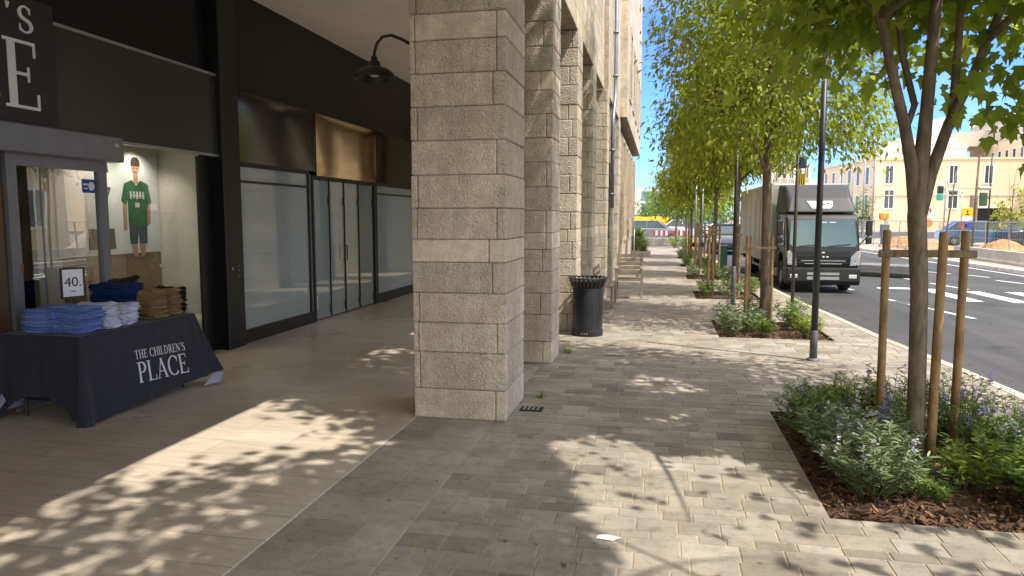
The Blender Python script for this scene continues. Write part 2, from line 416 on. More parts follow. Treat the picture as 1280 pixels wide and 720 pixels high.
def glyph(ch):
    K, k = .125, .045
    if ch == 'T': return [rc(.02, .955, .68, 1), rc(.29, 0, .29+K, 1), ser(.352, 0, .15), rc(.02, .8, .05, .97), rc(.65, .8, .68, .97)], .7
    if ch == 'H': return [rc(.1, 0, .1+K, 1), rc(.58, 0, .58+K, 1), rc(.2, .49, .6, .535), ser(.16, 0), ser(.64, 0), ser(.16, .965), ser(.64, .965)], .8
    if ch == 'E': return [rc(.1, 0, .1+K, 1), rc(.03, .955, .58, 1), rc(.03, 0, .62, .045), rc(.2, .49, .46, .535), rc(.55, .78, .58, .97), rc(.585, .03, .62, .24), rc(.43, .4, .46, .62)], .66
    if ch == 'I': return [rc(.1, 0, .1+K, 1), ser(.162, 0), ser(.162, .965)], .33
    if ch == 'L': return [rc(.1, 0, .1+K, 1), rc(.03, 0, .6, .045), rc(.565, .03, .6, .26), ser(.162, .965)], .62
    if ch == 'D': return [rc(.1, 0, .1+K, 1)] + arcw(.3, .5, .42, .478, -90, 90, K, k) + [rc(.03, .955, .31, 1), rc(.03, 0, .31, .045)], .83
    if ch == 'P': return [rc(.1, 0, .1+K, 1)] + arcw(.3, .73, .24, .248, -90, 90, K, k) + [rc(.03, .955, .31, 1), rc(.2, .46, .31, .505), ser(.162, 0)], .6
    if ch == 'R': return [rc(.1, 0, .1+K, 1)] + arcw(.3, .745, .22, .233, -90, 90, K, k) + [rc(.03, .955, .31, 1), rc(.2, .49, .34, .535), ser(.162, 0)] + stroke([(.34, .52), (.68, .02)], [K, K]) + [rc(.6, 0, .76, .035)], .74
    if ch == 'N': return [rc(.1, 0, .1+k, 1), rc(.66, 0, .66+k, 1)] + stroke([(.1, .98), (.69, .04)], [K*1.1, K*1.1]) + [ser(.12, 0, .1), ser(.68, .965, .1), rc(.0, .965, .14, 1)], .84
    if ch == 'A': return stroke([(.09, .02), (.37, .99)], [k, k]) + stroke([(.35, .99), (.65, .02)], [K, K]) + [rc(.2, .32, .56, .362), ser(.09, 0, .1), ser(.64, 0, .12)], .75
    if ch == 'C': return arcw(.44, .5, .37, .485, 42, 318, K, k, 24) + [rc(.695, .68, .725, .96), rc(.7, .1, .72, .2)], .77
    if ch == 'S':
        p = arc(.29, .745, .2, .232, 25, 255, 12) + arc(.29, .255, .22, .232, 75, -155, 12)
        w = [k + (K*.95-k)*math.sin(math.pi*i/(len(p)-1))**1.2 for i in range(len(p))]
        return stroke(p, w) + [rc(.455, .72, .48, .95), rc(.075, .05, .1, .3)], .56
    if ch == "'": return stroke([(.12, .98), (.10, .74)], [.13, .03]), .22
    return [], .34
def lettering(mb, text, fn, h, w, track=.06):
    """fn(u, v, d): u along the reading direction, v up, metres"""
    u = 0
    for ch in text:
        polys, adv = glyph(ch)
        for q, pl in enumerate(polys):
            a = sum(pl[i][0]*pl[(i+1) % len(pl)][1]-pl[(i+1) % len(pl)][0]*pl[i][1] for i in range(len(pl)))
            if a < 0: pl = pl[::-1]
            off = q*.00004
            mb.prism([(u+x*h, y*h) for x, y in pl], lambda a, b, d, off=off: fn(a, b, d+(off if d else 0)), w)
        u += (adv+track)*h
    return u
def text_width(text, h, track=.06): return sum((glyph(c)[1]+track)*h for c in text)
def sans_text(name, body, size, mat, parent, M):
    cu = bpy.data.curves.new(name, 'FONT'); cu.body = body; cu.size = size; cu.extrude = .002; cu.align_x = 'CENTER'; cu.align_y = 'CENTER'
    t = bpy.data.objects.new(name, cu); COL.objects.link(t)
    dg = bpy.context.evaluated_depsgraph_get(); me = bpy.data.meshes.new_from_object(t.evaluated_get(dg))
    bpy.data.objects.remove(t); me.transform(M); me.materials.clear(); me.materials.append(mat)
    o = bpy.data.objects.new(name, me); COL.objects.link(o); o.parent = parent; return o
FACEX = Matrix(((0, 0, 1, 0), (1, 0, 0, 0), (0, 1, 0, 0), (0, 0, 0, 1)))   # text lying in the y-z plane, facing +x
FACEY = Matrix(((1, 0, 0, 0), (0, 0, -1, 0), (0, 1, 0, 0), (0, 0, 0, 1)))  # text lying in the x-z plane, facing -y

# ================================================================== SETTING
KERB = [(4.3, -14), (3.75, 0), (3.52, 6), (3.48, 7.7), (3.38, 9), (3.17, 10.8), (3.0, 13.5), (2.86, 14.8), (2.72, 18.1), (2.42, 23.2), (2.2, 30), (2.05, 40), (2.0, 62)]
def kx(y):
    for (x0, y0), (x1, y1) in zip(KERB, KERB[1:]):
        if y <= y1: return x0+(x1-x0)*(y-y0)/(y1-y0)
    return KERB[-1][0]
ZR = -.12
g = MB(); g.add([(-900, -300, -.16), (900, -300, -.16), (900, 1500, -.16), (-900, 1500, -.16)], [(0, 1, 2, 3)])
struct(g.build('ground', SAND))
# road
FK = [(12.2, -14), (11.6, 12), (11.2, 25), (11.05, 30), (10.85, 36.5), (10.7, 42), (10.6, 62)]
g = MB(); vs = [(x, y, ZR) for x, y in KERB] + [(x, y, ZR) for x, y in FK[::-1]]
vs = [(KERB[0][0]-.05, -60, ZR)] + [(x-.05, y, ZR) for x, y in KERB] + [(2.0, 190, ZR), (10.6, 190, ZR)] + [(x+.05, y, ZR) for x, y in FK[::-1]] + [(12.2, -60, ZR)]
g.add(vs, [tuple(range(len(vs)))])
struct(g.build('road', ASPH))
g = MB(); g.add([(11.0, 62, ZR-.008), (60, 58, ZR-.008), (60, 96, ZR-.008), (11.0, 96, ZR-.008)], [(0, 1, 2, 3)])
struct(g.build('side_road', ASPH))
# painted markings, 4 mm over the asphalt
g = MB(); zm = ZR+.004
def mark(p0, p1, w):
    a, b = Vector((*p0, zm)), Vector((*p1, zm)); d = (b-a).normalized(); n = Vector((-d.y, d.x, 0))*w/2
    g.add([a-n, b-n, b+n, a+n], [(0, 1, 2, 3)])
for x, y0, y1 in [(6.62, 17.1, 19.6), (7.52, 17.0, 19.45), (8.4, 16.9, 19.4), (9.3, 16.8, 19.3), (10.2, 16.7, 19.2)]: mark((x-.02, y1), (x+.07, y0), .36)
mark((5.5, 19.9), (6.85, 19.75), .28); mark((5.8, 20.05), (6.3, 20.0), .2)
for a, b in [((5.3, 15.58), (5.56, 14.2)), ((4.95, 17.3), (5.16, 16.3)), ((5.02, 16.9), (5.3, 15.5)), ((4.6, 20.0), (4.75, 19.2)), ((7.33, 21.66), (7.62, 19.93)), ((7.0, 24.2), (7.22, 22.6)), ((6.6, 27.5), (6.85, 25.8)),
             ((8.74, 26.2), (9.15, 25.3)), ((9.45, 25.0), (9.75, 24.02)), ((9.5, 23.0), (9.8, 21.8)), ((8.1, 29.5), (8.5, 27.4)), ((7.6, 34), (7.9, 31.5)), ((7.1, 40), (7.4, 37)), ((5.6, 34), (5.8, 31)), ((5.4, 40), (5.5, 37)),
             ((5.9, 12.5), (6.1, 10.6)), ((6.3, 8.8), (6.5, 6.8)), ((9.9, 20.3), (10.05, 18.8))]: mark(a, b, .11)
for (x0, y0), (x1, y1) in zip(FK[1:], FK[2:]): mark((x0-.22, y0), (x1-.22, y1), .12)
struct(g.build('road_markings', ROADPAINT))

# planting beds: (x0, y0, x1, y1)
BEDS = [(.98, 4.22, 2.62, 6.52), (.86, 10.5, 2.4, 12.25), (.77, 15.4, 2.1, 17.0), (.77, 20.2, 1.95, 21.7), (.75, 25.2, 1.85, 26.6), (.75, 30.2, 1.8, 31.6)]
# pavement: base sheet (joints) with the pavers as separate chamfered faces on it
g = MB(); g.tone = 0.0
def quad(x0, y0, x1, y1, z): g.add([(x0, y0, z), (x1, y0, z), (x1, y1, z), (x0, y1, z)], [(0, 1, 2, 3)])
ys = sorted(set([-14, 0, 6, 7.7, 9, 10.8, 13.5, 14.8, 18.1, 23.2, 30, 40, 47] + [b[1] for b in BEDS] + [b[3] for b in BEDS]))
for y0, y1 in zip(ys, ys[1:]):
    bed = next((b for b in BEDS if b[1] <= y0 and b[3] >= y1), None)
    def band(xa, xb):   # xb None -> kerb
        xa0 = xa1 = xa; xb0, xb1 = (xb, xb) if xb is not None else (kx(y0)-.13, kx(y1)-.13)
        g.add([(xa0, y0, -.0045), (xb0, y0, -.0045), (xb1, y1, -.0045), (xa1, y1, -.0045)], [(0, 1, 2, 3)])
    if bed: band(-2.0, bed[0]); band(bed[2], None)
    else: band(-2.0, None)
rnd = random.Random(5)
def paver(x0, y0, x1, y1, tone):
    j = .0035; c = .004; z = rnd.uniform(-.0006, .0008)
    x0 += j; x1 -= j; y0 += j; y1 -= j
    if x1-x0 < .03 or y1-y0 < .03: return
    g.tone = tone
    dz = [rnd.uniform(-.0005, .0005) for _ in range(4)]
    v = [(x0, y0, -.006), (x1, y0, -.006), (x1, y1, -.006), (x0, y1, -.006), (x0+c, y0+c, z+dz[0]), (x1-c, y0+c, z+dz[1]), (x1-c, y1-c, z+dz[2]), (x0+c, y1-c, z+dz[3])]
    g.add(v, [(4, 5, 6, 7), (0, 1, 5, 4), (1, 2, 6, 5), (2, 3, 7, 6), (3, 0, 4, 7)])
def row(xa, xb, y0, y1, wlo, whi):
    x = xa
    while x < xb-.001:
        w = rnd.uniform(wlo, whi); 
        if xb-(x+w) < wlo*.6: w = xb-x
        paver(x, y0, min(x+w, xb), y1, min(1, max(.1, rnd.gauss(.5, .15)))); x += w
brk = sorted(set([-12, 46] + [b[1] for b in BEDS] + [b[3] for b in BEDS]))
for ya, yb in zip(brk, brk[1:]):
    y = ya; prev = 0
    while y < yb-.001:
        h = rnd.choice([.17, .17, .095, .17, .12]) if prev > .13 else .17
        prev = h
        if yb-(y+h) < .09: h = yb-y
        bed = next((b for b in BEDS if b[1] <= y+.01 and b[3] >= y+h-.01), None)
        lo, hi = (.17, .31) if h > .14 else (.14, .26)
        if y > 24: lo, hi = .3, .6
        kk = min(kx(y), kx(y+h))-.135
        if bed: row(-1.32, bed[0]-.004, y, y+h, lo, hi); row(bed[2]+.004, kk, y, y+h, lo, hi)
        else: row(-1.32, kk, y, y+h, lo, hi)
        y += h
y = -12
while y < 34:                       # smooth slab strip along the arcade
    h = rnd.choice([.28, .3, .34]); xm = rnd.uniform(-1.75, -1.55)
    paver(-2.0, y, xm, y+h, rnd.uniform(.6, .95)); paver(xm, y, -1.32, y+h, rnd.uniform(.6, .95)); y += h
struct(g.build('pavement', PAV))
g = MB()
for x0, y0, x1, y1 in []: pass
for (x0, y0), (x1, y1) in zip(KERB, KERB[1:]):
    n = max(1, int((y1-y0)/.8))
    for i in range(n):
        ta, tb = (i+.004)/n, (i+1-.004)/n
        xa, xb = x0+(x1-x0)*ta, x0+(x1-x0)*tb; ya, yb = y0+(y1-y0)*ta, y0+(y1-y0)*tb
        g.tone = rnd.uniform(.95, 1.3); c = .012; z = .002
        g.add([(xa-.13, ya, z), (xb-.13, yb, z), (xb-c, yb, z), (xa-c, ya, z), (xb, yb, z-c), (xa, ya, z-c), (xb, yb, -.15), (xa, ya, -.15), (xb-.13, yb, -.15), (xa-.13, ya, -.15)],
              [(1, 0, 3, 2), (2, 3, 5, 4), (4, 5, 7, 6), (0, 1, 8, 9), (0, 9, 7, 5, 3), (1, 2, 4, 6, 8)])
KST = stone_mat('kerb_stone', (.40, .35, .29), (.47, .42, .35), (.52, .47, .40), .4)
struct(g.build('kerb', KST))
# planting bed soil
for i, (x0, y0, x1, y1) in enumerate(BEDS):
    m = MB(); n = 16
    vs = []; 
    for a in range(n+1):
        for b in range(n+1):
            x = x0+(x1-x0)*a/n; y = y0+(y1-y0)*b/n; e = min(a, b, n-a, n-b)
            vs.append((x, y, -.055 + (0 if e == 0 else rnd.uniform(0, .03)+.02*min(e, 3)/3)))
    m.add(vs, [(a*(n+1)+b, (a+1)*(n+1)+b, (a+1)*(n+1)+b+1, a*(n+1)+b+1) for a in range(n) for b in range(n)])
    for p, q in (((x0, y0), (x1, y0)), ((x1, y0), (x1, y1)), ((x1, y1), (x0, y1)), ((x0, y1), (x0, y0))):
        m.add([(*p, -.06), (*q, -.06), (*q, -.003), (*p, -.003)], [(0, 1, 2, 3)])
    struct(m.build('planting_bed', SOIL, smooth=False))
# bark mulch chips in the two nearest beds
m = MB()
for (x0, y0, x1, y1), cnt in ((BEDS[0], 2600), (BEDS[1], 700)):
    for _ in range(cnt):
        x, y = rnd.uniform(x0+.02, x1-.02), rnd.uniform(y0+.02, y1-.02)
        l, w = rnd.uniform(.008, .032), rnd.uniform(.004, .010); m.tone = rnd.uniform(.25, 1.25)
        m.M = Matrix.Translation((x, y, -.02+rnd.uniform(0, .02))) @ Euler((rnd.uniform(-.6, .6), rnd.uniform(-.6, .6), rnd.uniform(0, 6.3))).to_matrix().to_4x4()
        m.box(-l, -w, -.003, l, w, .003)
tag(m.build('bark_mulch', CHIP), 'reddish brown bark mulch scattered over the planting soil', 'mulch', kind='stuff')
# arcade floor
m = MB(); m.box(-6.6, -12, -.1, -2.0, 24, .008); struct(m.build('arcade_floor', TRAV))
m = MB(); m.box(-6.6, 24, -.1, -1.0, 46, .0); struct(m.build('forecourt_path', SAND))
# far pavement / construction strip
m = MB(); vs = [(x+.02, y, .0) for x, y in FK[:-1]] + [(10.7, 62, 0), (60, 58, 0), (60, -14, 0)]
m.add(vs, [tuple(range(len(vs)))[::-1]]); struct(m.build('far_pavement', SAND))
m = MB()
for (x0, y0), (x1, y1) in zip(FK, FK[1:]):
    n = max(1, int((y1-y0)/1.0))
    for i in range(n):
        ta, tb = (i+.01)/n, (i+.99)/n; m.tone = rnd.uniform(1.2, 1.6)
        xa, xb = x0+(x1-x0)*ta, x0+(x1-x0)*tb; ya, yb = y0+(y1-y0)*ta, y0+(y1-y0)*tb
        m.add([(xa, ya, -.15), (xb, yb, -.15), (xb, yb, .02), (xa, ya, .02), (xb+.2, yb, .02), (xa+.2, ya, .02)], [(0, 3, 2, 1), (3, 5, 4, 2)])
struct(m.build('far_kerb', CONC))

# ================================================================== STONE BUILDING (arcade)
B = thing('stone_building', 'pale rough limestone office building with an arcade of square stone columns', 'building', (-1.6, 5.7, 0))
BO = Vector((1.6, -5.7, 0))      # world -> local
def bpart(mb, name, mat, parent=B, **k):
    mb.v = [(x+BO.x, y+BO.y, z+BO.z) for x, y, z in mb.v] if parent is B else mb.v
    return mb.build(name, mat, parent, **k)
COURSE = [0, .255, .57, .82, 1.07, 1.325, 1.515, 1.77, 2.04, 2.32, 2.59, 2.855, 3.115, 3.325, 3.6, 3.87, 4.13, 4.385]
while COURSE[-1] < 14: COURSE.append(COURSE[-1]+.265)
def column(x0, y0, x1, y1, ztop, near=False, seed=0):
    r = random.Random(seed); m = MB(); j = .006
    m.tone = .42; m.rgh = .3; m.box(x0+.012, y0+.012, -.05, x1-.012, y1-.012, ztop)
    zs = [z for z in COURSE if z < ztop-.01]+[ztop]
    for i, (za, zb) in enumerate(zip(zs, zs[1:])):
        smooth = (i % 7 == 5)
        m.rgh = .12 if smooth else 1.0
        if i == 0: m.rgh = .6
        pr = r.uniform(-.002, .004)
        c = .009
        tones = lambda: r.uniform(.92, 1.08)*(1.1 if smooth else 1)
        rt = .055        # corner return seen on the street face / left edge
        k = (0 if i % 2 else 2) if r.random() < .85 else 1; W = x1-x0
        if k == 0: xs = [x0, x0+rt, x1]
        elif k == 1: xs = [x0, x0+rt*.8, x1-rt*1.4, x1]
        else: xs = [x0, x1-rt*r.uniform(1.1, 2.6), x1]
        if smooth and r.random() < .5: xs = [x0, x0+W*.82, x1]
        ym = (y0+y1)/2
        for xa, xb in zip(xs, xs[1:]):
            m.tone = tones()
            ya, yb = y0, y1
            m.cbox(xa+(j/2 if xa > x0 else 0)-(pr if xa == x0 else 0), ya-pr, za+j/2, xb-(j/2 if xb < x1 else 0)+(pr if xb == x1 else 0), yb+pr, zb-j/2, c)
    return bpart(m, 'column', STONE)
column(-2.02, 5.72, -1.22, 6.52, 4.38, True, 3)
column(-2.02, -.75, -1.22, .05, 4.38, False, 4)
column(-2.02, -6.2, -1.22, -5.4, 4.38, False, 8)
for i, y in enumerate((8.17, 10.65, 13.1)): column(-2.0, y, -1.20, y+.6, 4.38, False, 10+i)
column(-2.0, 15.6, -1.13, 16.2, 4.38, False, 21)
def courses_wall(m, x0, x1, y0, y1, zs, r, jy=(.45, .8), face_only=True):
    """ashlar facing on a wall whose visible face is x = x1"""
    m.tone = .5; m.rgh = .2; m.box(x0, y0+.012, zs[0], x1-.012, y1-.012, zs[-1])
    for za, zb in zip(zs, zs[1:]):
        y = y0 - r.uniform(0, .3); m.rgh = 1
        while y < y1:
            w = r.uniform(*jy); ya, yb = max(y, y0), min(y+w, y1); y += w
            if yb-ya < .06: continue
            m.tone = r.uniform(.88, 1.08)
            m.cbox(x0-.001, ya+.002, za+.002, x1, yb-.002, zb-.002, .004)
r0 = random.Random(77)
zs = [4.385+.27*i for i in range(0, 28)]
m = MB(); courses_wall(m, -2.0, -1.21, -10, 15.6, zs, r0); bpart(m, 'upper_wall', FACADE)
# soffit boards under the beam between columns are the beam's own stone
m = MB(); courses_wall(m, -2.0, -1.16, 16.2, 21.0, [4.385+.27*i for i in range(0, 28)], r0); bpart(m, 'upper_wall', FACADE)
column(-2.0, 17.9, -1.15, 18.6, 4.38, False, 31); column(-2.0, 20.3, -1.15, 20.995, 4.38, False, 32)
m = MB(); courses_wall(m, -2.3, -1.19, 21.0, 34.5, [.0+.265*i for i in range(0, 17)], r0); bpart(m, 'rear_wall', FACADE)
m = MB(); courses_wall(m, -2.6, -.97, 20.9, 34.6, [4.5+.265*i for i in range(0, 30)], r0, (.6, 1.0)); bpart(m, 'projecting_bay', FACADE)
# tall windows, pilaster strips and the brown panel at the top of the end wall
for y in (22.6, 24.6, 26.6, 28.6, 30.6, 32.6):
    x = -1.155 if y < 20 else -1.185
    f = MB(); f.box(x, y, .9, x+.05, y+.1, 4.1); f.box(x, y+.9, .9, x+.05, y+1.0, 4.1); f.box(x, y+.1, 4.0, x+.05, y+.9, 4.1); f.box(x, y+.1, .9, x+.05, y+.9, 1.0)
    fo = bpart(f, 'window', FACADE)
    q = MB(); q.box(x+.004+BO.x, y+.1+BO.y, 1.0, x+.012+BO.x, y+.9+BO.y, 4.0); q.build('pane', WIN, fo)
for y in (22.2, 24.7, 27.2, 29.7, 32.2):
    f = MB(); f.box(-.972, y, 5.2, -.93, y+1.3, 5.28); f.box(-.972, y, 7.2, -.93, y+1.3, 7.28); f.box(-.972, y, 5.28, -.93, y+.08, 7.2); f.box(-.972, y+1.22, 5.28, -.93, y+1.3, 7.2)
    fo = bpart(f, 'window', FACADE); q = MB(); q.box(-.968+BO.x, y+.08+BO.y, 5.28, -.955+BO.x, y+1.22+BO.y, 7.2); q.build('pane', WIN, fo)
# drainpipes on the end wall
m = MB(); P = -1.09
m.tube([(P, 17.6, 9.5), (P, 17.6, 4.9), (P, 17.55, 4.5), (P, 16.9, 4.0), (P, 16.85, 3.7), (P, 16.85, 1.9)], .045, 10)
for z in (8.5, 7.2, 6, 5, 3.2, 2.2): m.box(P-.07, (17.6 if z > 4.4 else 16.85)-.06, z, P+.055, (17.6 if z > 4.4 else 16.85)+.06, z+.04)
bpart(m, 'drainpipe', simple('pipe_grey', (.23, .25, .30), .45, .4, var=.15), smooth=True)
m = MB(); m.tube([(-1.13, 16.45, 2.9), (-1.13, 16.45, 1.2)], .016, 6); bpart(m, 'cable_pipe', ALUD)
m = MB(); m.box(-2.0, 15.575, 5.45, -1.2, 15.598, 7.5); bpart(m, 'timber_panel', simple('ochre_timber', (.42, .28, .13), .6, var=.3, vscale=4, stretch=(5, 1, .5)))
m = MB(); m.box(-6.6, -10, 4.60, -2.0, 20.99, 4.75); bpart(m, 'arcade_ceiling', PLASTER)
m = MB(); m.box(-6.6, -10, 4.75, -2.0, 20.99, 12); m.box(-8, 21, 0, -2.62, 34.4, 12); bpart(m, 'upper_storeys', FACADE)

# ================================================================== SHOP FRONTS
XF = -5.42
C1 = thing('clothing_shopfront', 'dark clothes shop front with glazed sliding door and white lettered black sign', 'shopfront', (XF, 6.4, 0))
def cp(mb, name, mat, parent=C1, **k):
    mb.v = [(x-XF, y-6.4, z) for x, y, z in mb.v]; return mb.build(name, mat, parent, **k)
m = MB(); m.box(-5.6, -10, 3.45, XF, 7.8, 4.6); m.box(-5.6, -10, 2.48, XF-.03, 7.8, 3.45); cp(m, 'fascia', BLACK)
m = MB(); m.box(-5.6, 3.4, 0, XF-.01, 5.12, 2.24); cp(m, 'wood_panel', WOODB)
m = MB(); m.box(-5.6, -10, 0, XF-.02, 3.4, 2.48); cp(m, 'side_wall', BLACK)
m = MB(); m.box(-5.5, 1.2, 2.49, XF+.07, 5.68, 3.56)
sg = cp(m, 'shop_sign', simple('sign_black', (.022, .020, .021), .5, var=.1))
m = MB(); fx = lambda u, v, d: Vector((.07+.001+d, u, v))
h = .225; w = text_width("THE CHILDREN'S", h, .22); lettering(m, "THE CHILDREN'S", lambda u, v, d: fx(5.51-6.4-w*1.2+u*1.2, 3.262+v, d), h, .012, .22)
m.build('sign_lettering', LETTER, sg); m = MB()
h = .57; w = text_width("PLACE", h, .05); lettering(m, "PLACE", lambda u, v, d: fx(5.53-6.4-w+u, 2.62+v, d), h, .012, .05)
m.build('sign_lettering', LETTER, sg)
m = MB(); m.box(XF-.02, 5.71, 2.47, XF+.012, 8.17, 3.42); gp = cp(m, 'grey_panel', GREYP)
m = MB(); f = lambda a, b, c, d: m.box(XF-.02, a, b, XF+.03, c, d)
f(5.685, 2.44, 8.2, 2.47); f(5.685, 3.42, 8.2, 3.45); f(5.685, 2.47, 5.71, 3.42); f(8.17, 2.47, 8.2, 3.42); cp(m, 'panel_frame', simple('panel_frame_grey', (.34, .34, .34), .4, .5, var=.06))
m = MB(); m.cbox(XF-.05, 2.0, 2.24, XF+.14, 6.40, 2.485, .012); hd = cp(m, 'door_header', ALU)
m = MB(); m.box(XF+.1405-XF, 6.27-6.4, 2.385, XF+.143-XF, 6.33-6.4, 2.42); m.build('header_badge', simple('pale_badge', (.5, .5, .52), .4), hd)
m = MB(); f = lambda a, b, c, d, e=.03: m.box(XF-.03, a, b, XF+e, c, d)
f(5.14, .03, 5.24, 2.24); f(6.17, .03, 6.27, 2.24); f(5.24, 2.14, 6.17, 2.24); f(5.24, .03, 6.17, .12)
dr = cp(m, 'sliding_door', ALU)
m = MB(); m.box(-.01, 5.24-6.4, .12, .0, 6.17-6.4, 2.14); m.build('door_glass', GLASSD, dr)
m = MB(); m.box(.001, 5.98-6.4, 1.93, .006, 6.14-6.4, 2.06); st = m.build('door_sticker', BLUE, dr)
m = MB(); m.lathe([(.0, 0), (.042, 0), (.042, .002), (.034, .0021), (.034, .001), (.0, .001)], 20)
m.v = [(.0065+z, 6.105-6.4-.015+x*.9, 1.995+y) for x, y, z in m.v]; m.build('sticker_emblem', WHITE, dr)
m = MB(); m.box(.0065, 5.99-6.4, 2.0, .008, 6.05-6.4, 2.02); m.box(.0065, 5.995-6.4, 1.965, .008, 6.045-6.4, 1.977); m.build('sticker_lines', WHITE, dr)
m = MB(); m.box(.001, 5.22-6.4, 1.22, .034, 5.245-6.4, 1.29); m.build('door_sensor', RED, dr)
m = MB(); m.box(-.008, 5.50-6.4, .12, .004, 5.515-6.4, 2.14); m.build('glass_edge', ALU, dr)
m = MB(); f(6.27, .03, 6.30, 2.42, .0); f(7.765, .03, 7.79, 2.42, .0); f(6.30, .03, 7.765, .1, .0); cp(m, 'window_frame', ALUD)
m = MB(); m.box(XF-.02, 6.30, .1, XF-.012, 7.765, 2.44); cp(m, 'shop_window', GLASS)
# the room behind
m = MB(); m.box(-6.05, 6.0, .0, -5.99, 7.8, 2.6); m.box(-5.99, 7.79, 0, XF-.03, 7.83, 2.6); cp(m, 'display_wall', WARMW)
m = MB(); m.box(-9.6, 2.4, 0, -9.5, 7.8, 2.6); m.box(-9.5, 2.3, 0, -5.6, 2.4, 2.6); m.box(-9.5, 7.83, 0, -5.99, 7.9, 2.6); m.box(-9.6, 2.3, 2.6, -5.45, 7.83, 2.66); m.box(-9.6, 2.3, -.02, -5.45, 7.83, .006)
cp(m, 'shop_interior', simple('shop_inner', (.20, .165, .125), .8, var=.25, vscale=1))
m = MB(); m.box(-6.0, 6.45, .0, -5.72, 7.6, .74); m.box(-5.99, 6.3, .74, -5.65, 7.7, .77); cp(m, 'display_plinth', WOODB)
m = MB(); m.box(-5.995, 6.3, .8, -5.985, 7.785, 1.28); cp(m, 'brown_backboard', simple('brown_board', (.24, .15, .08), .6, var=.2))

# poster with two boys
po = thing('poster', 'tall shop window poster of a boy in a green jersey beside a boy in white', 'poster', (-5.985, 7.1, 1.28))
m = MB(); m.box(0, -.85, 0, .008, .682, 1.13); m.build('poster_board', simple('poster_paper', (.66, .64, .66), .5, var=.05), po)
def flat(name, polys, mat, d=.009):
    m = MB()
    for i, pl in enumerate(polys):
        a = sum(pl[k][0]*pl[(k+1) % len(pl)][1]-pl[(k+1) % len(pl)][0]*pl[k][1] for k in range(len(pl)))
        if a < 0: pl = pl[::-1]
        m.prism([(.30+(u-.30)*1.14, (v-.30)*1.08+.28) for u, v in pl], lambda u, v, w: Vector((d-.003+w+.0001*i, u, min(v, 1.128))), .0035)
    return m.build(name, mat, po)
SK = simple('printed_skin', (.42, .24, .16), .5); JER = simple('printed_green', (.035, .13, .06), .5, var=.4, vscale=12); DEN = simple('printed_denim', (.05, .075, .10), .5, var=.4, vscale=14); HAIR = simple('printed_hair', (.05, .035, .025), .5)
ox = .30
flat('printed_arms', [[(ox-.20, .60), (ox-.145, .60), (ox-.15, .30), (ox-.20, .28)], [(ox+.15, .60), (ox+.2, .60), (ox+.19, .36), (ox+.10, .30), (ox+.09, .34)], [(ox-.035, .78), (ox+.035, .78), (ox+.03, .90), (ox-.03, .90)], [(ox+.06*math.cos(t*.4488)+.0, .955+.078*math.sin(t*.4488)) for t in range(14)], [(ox-.08, 0), (ox-.01, 0), (ox-.02, .14), (ox-.10, .14)], [(ox+.03, 0), (ox+.09, 0), (ox+.1, .14), (ox+.01, .14)]], SK)
flat('printed_jersey', [[(ox-.17, .78), (ox-.06, .82), (ox, .76), (ox+.06, .82), (ox+.17, .78), (ox+.215, .58), (ox+.15, .55), (ox+.14, .62), (ox+.14, .34), (ox-.13, .34), (ox-.13, .62), (ox-.155, .56), (ox-.22, .60)]], JER, .012)
flat('printed_jeans', [[(ox-.125, .345), (ox+.135, .345), (ox+.125, .14), (ox+.015, .14), (ox, .27), (ox-.015, .14), (ox-.12, .14)]], DEN, .011)
flat('printed_cap', [[(ox-.065, .97), (ox+.065, .97), (ox+.062, 1.03), (ox+.03, 1.065), (ox-.03, 1.065), (ox-.062, 1.03)]], HAIR, .012)
flat('printed_face', [[(ox-.03, .945), (ox-.012, .945), (ox-.012, .955), (ox-.03, .955)], [(ox+.012, .945), (ox+.03, .945), (ox+.03, .955), (ox+.012, .955)], [(ox-.018, .905), (ox+.018, .905), (ox+.016, .912), (ox-.016, .912)]], HAIR, .0125)
flat('jersey_print', [rc(ox-.10+.045*i, .62+.008*(i % 2), ox-.075+.045*i, .70) for i in range(5)] + [rc(ox-.10, .65, ox+.1, .663)] + [rc(ox-.03, .53, ox+.03, .58)], simple('printed_white', (.55, .56, .55), .5), .0155)
o2 = -.16
flat('printed_shirt', [[(o2-.2, .82), (o2+.02, .84), (o2+.14, .76), (o2+.20, .58), (o2+.13, .55), (o2+.12, .3), (o2-.2, .3)]], simple('printed_offwhite', (.70, .69, .70), .5), .010)
flat('printed_shorts', [[(o2-.2, .31), (o2+.13, .31), (o2+.14, .1), (o2-.2, .1)]], HAIR, .011)
flat('printed_head', [[(o2-.05, .86), (o2+.05, .88), (o2+.08, .98), (o2+.05, 1.08), (o2-.08, 1.08)]], SK, .010)
flat('printed_mask', [[(o2+.03, .90), (o2+.09, .88), (o2+.06, 1.06), (o2+.02, 1.08)]], HAIR, .012)
t57 = sans_text('shirt_number', '57', .17, HAIR, po, Matrix.Translation((.0155, o2-.03, .68)) @ FACEX)

for k, (lx, ly) in enumerate(((-5.72, 6.75), (-5.72, 7.35))):
    sl_ = thing('ceiling_spot', ('left', 'right')[k]+' one of two small warm ceiling spots inside the shop window', 'spotlight', (lx, ly, 2.6), 0, 'shop window spots')
    m = MB(); m.lathe([(0, 0), (.05, 0), (.055, -.06), (.045, -.06), (.04, -.02), (0, -.02)], 16); m.build('lamp_housing', WHITE, sl_)
    li = bpy.data.lights.new('spot', 'SPOT'); li.energy = 10; li.spot_size = R(115); li.spot_blend = .8; li.color = (1, .86, .70); li.shadow_soft_size = .03
    lo = bpy.data.objects.new('spot_light', li); COL.objects.link(lo); lo.parent = sl_; lo.location = (0, 0, -.05); lo.rotation_euler = (0, R(14), 0)
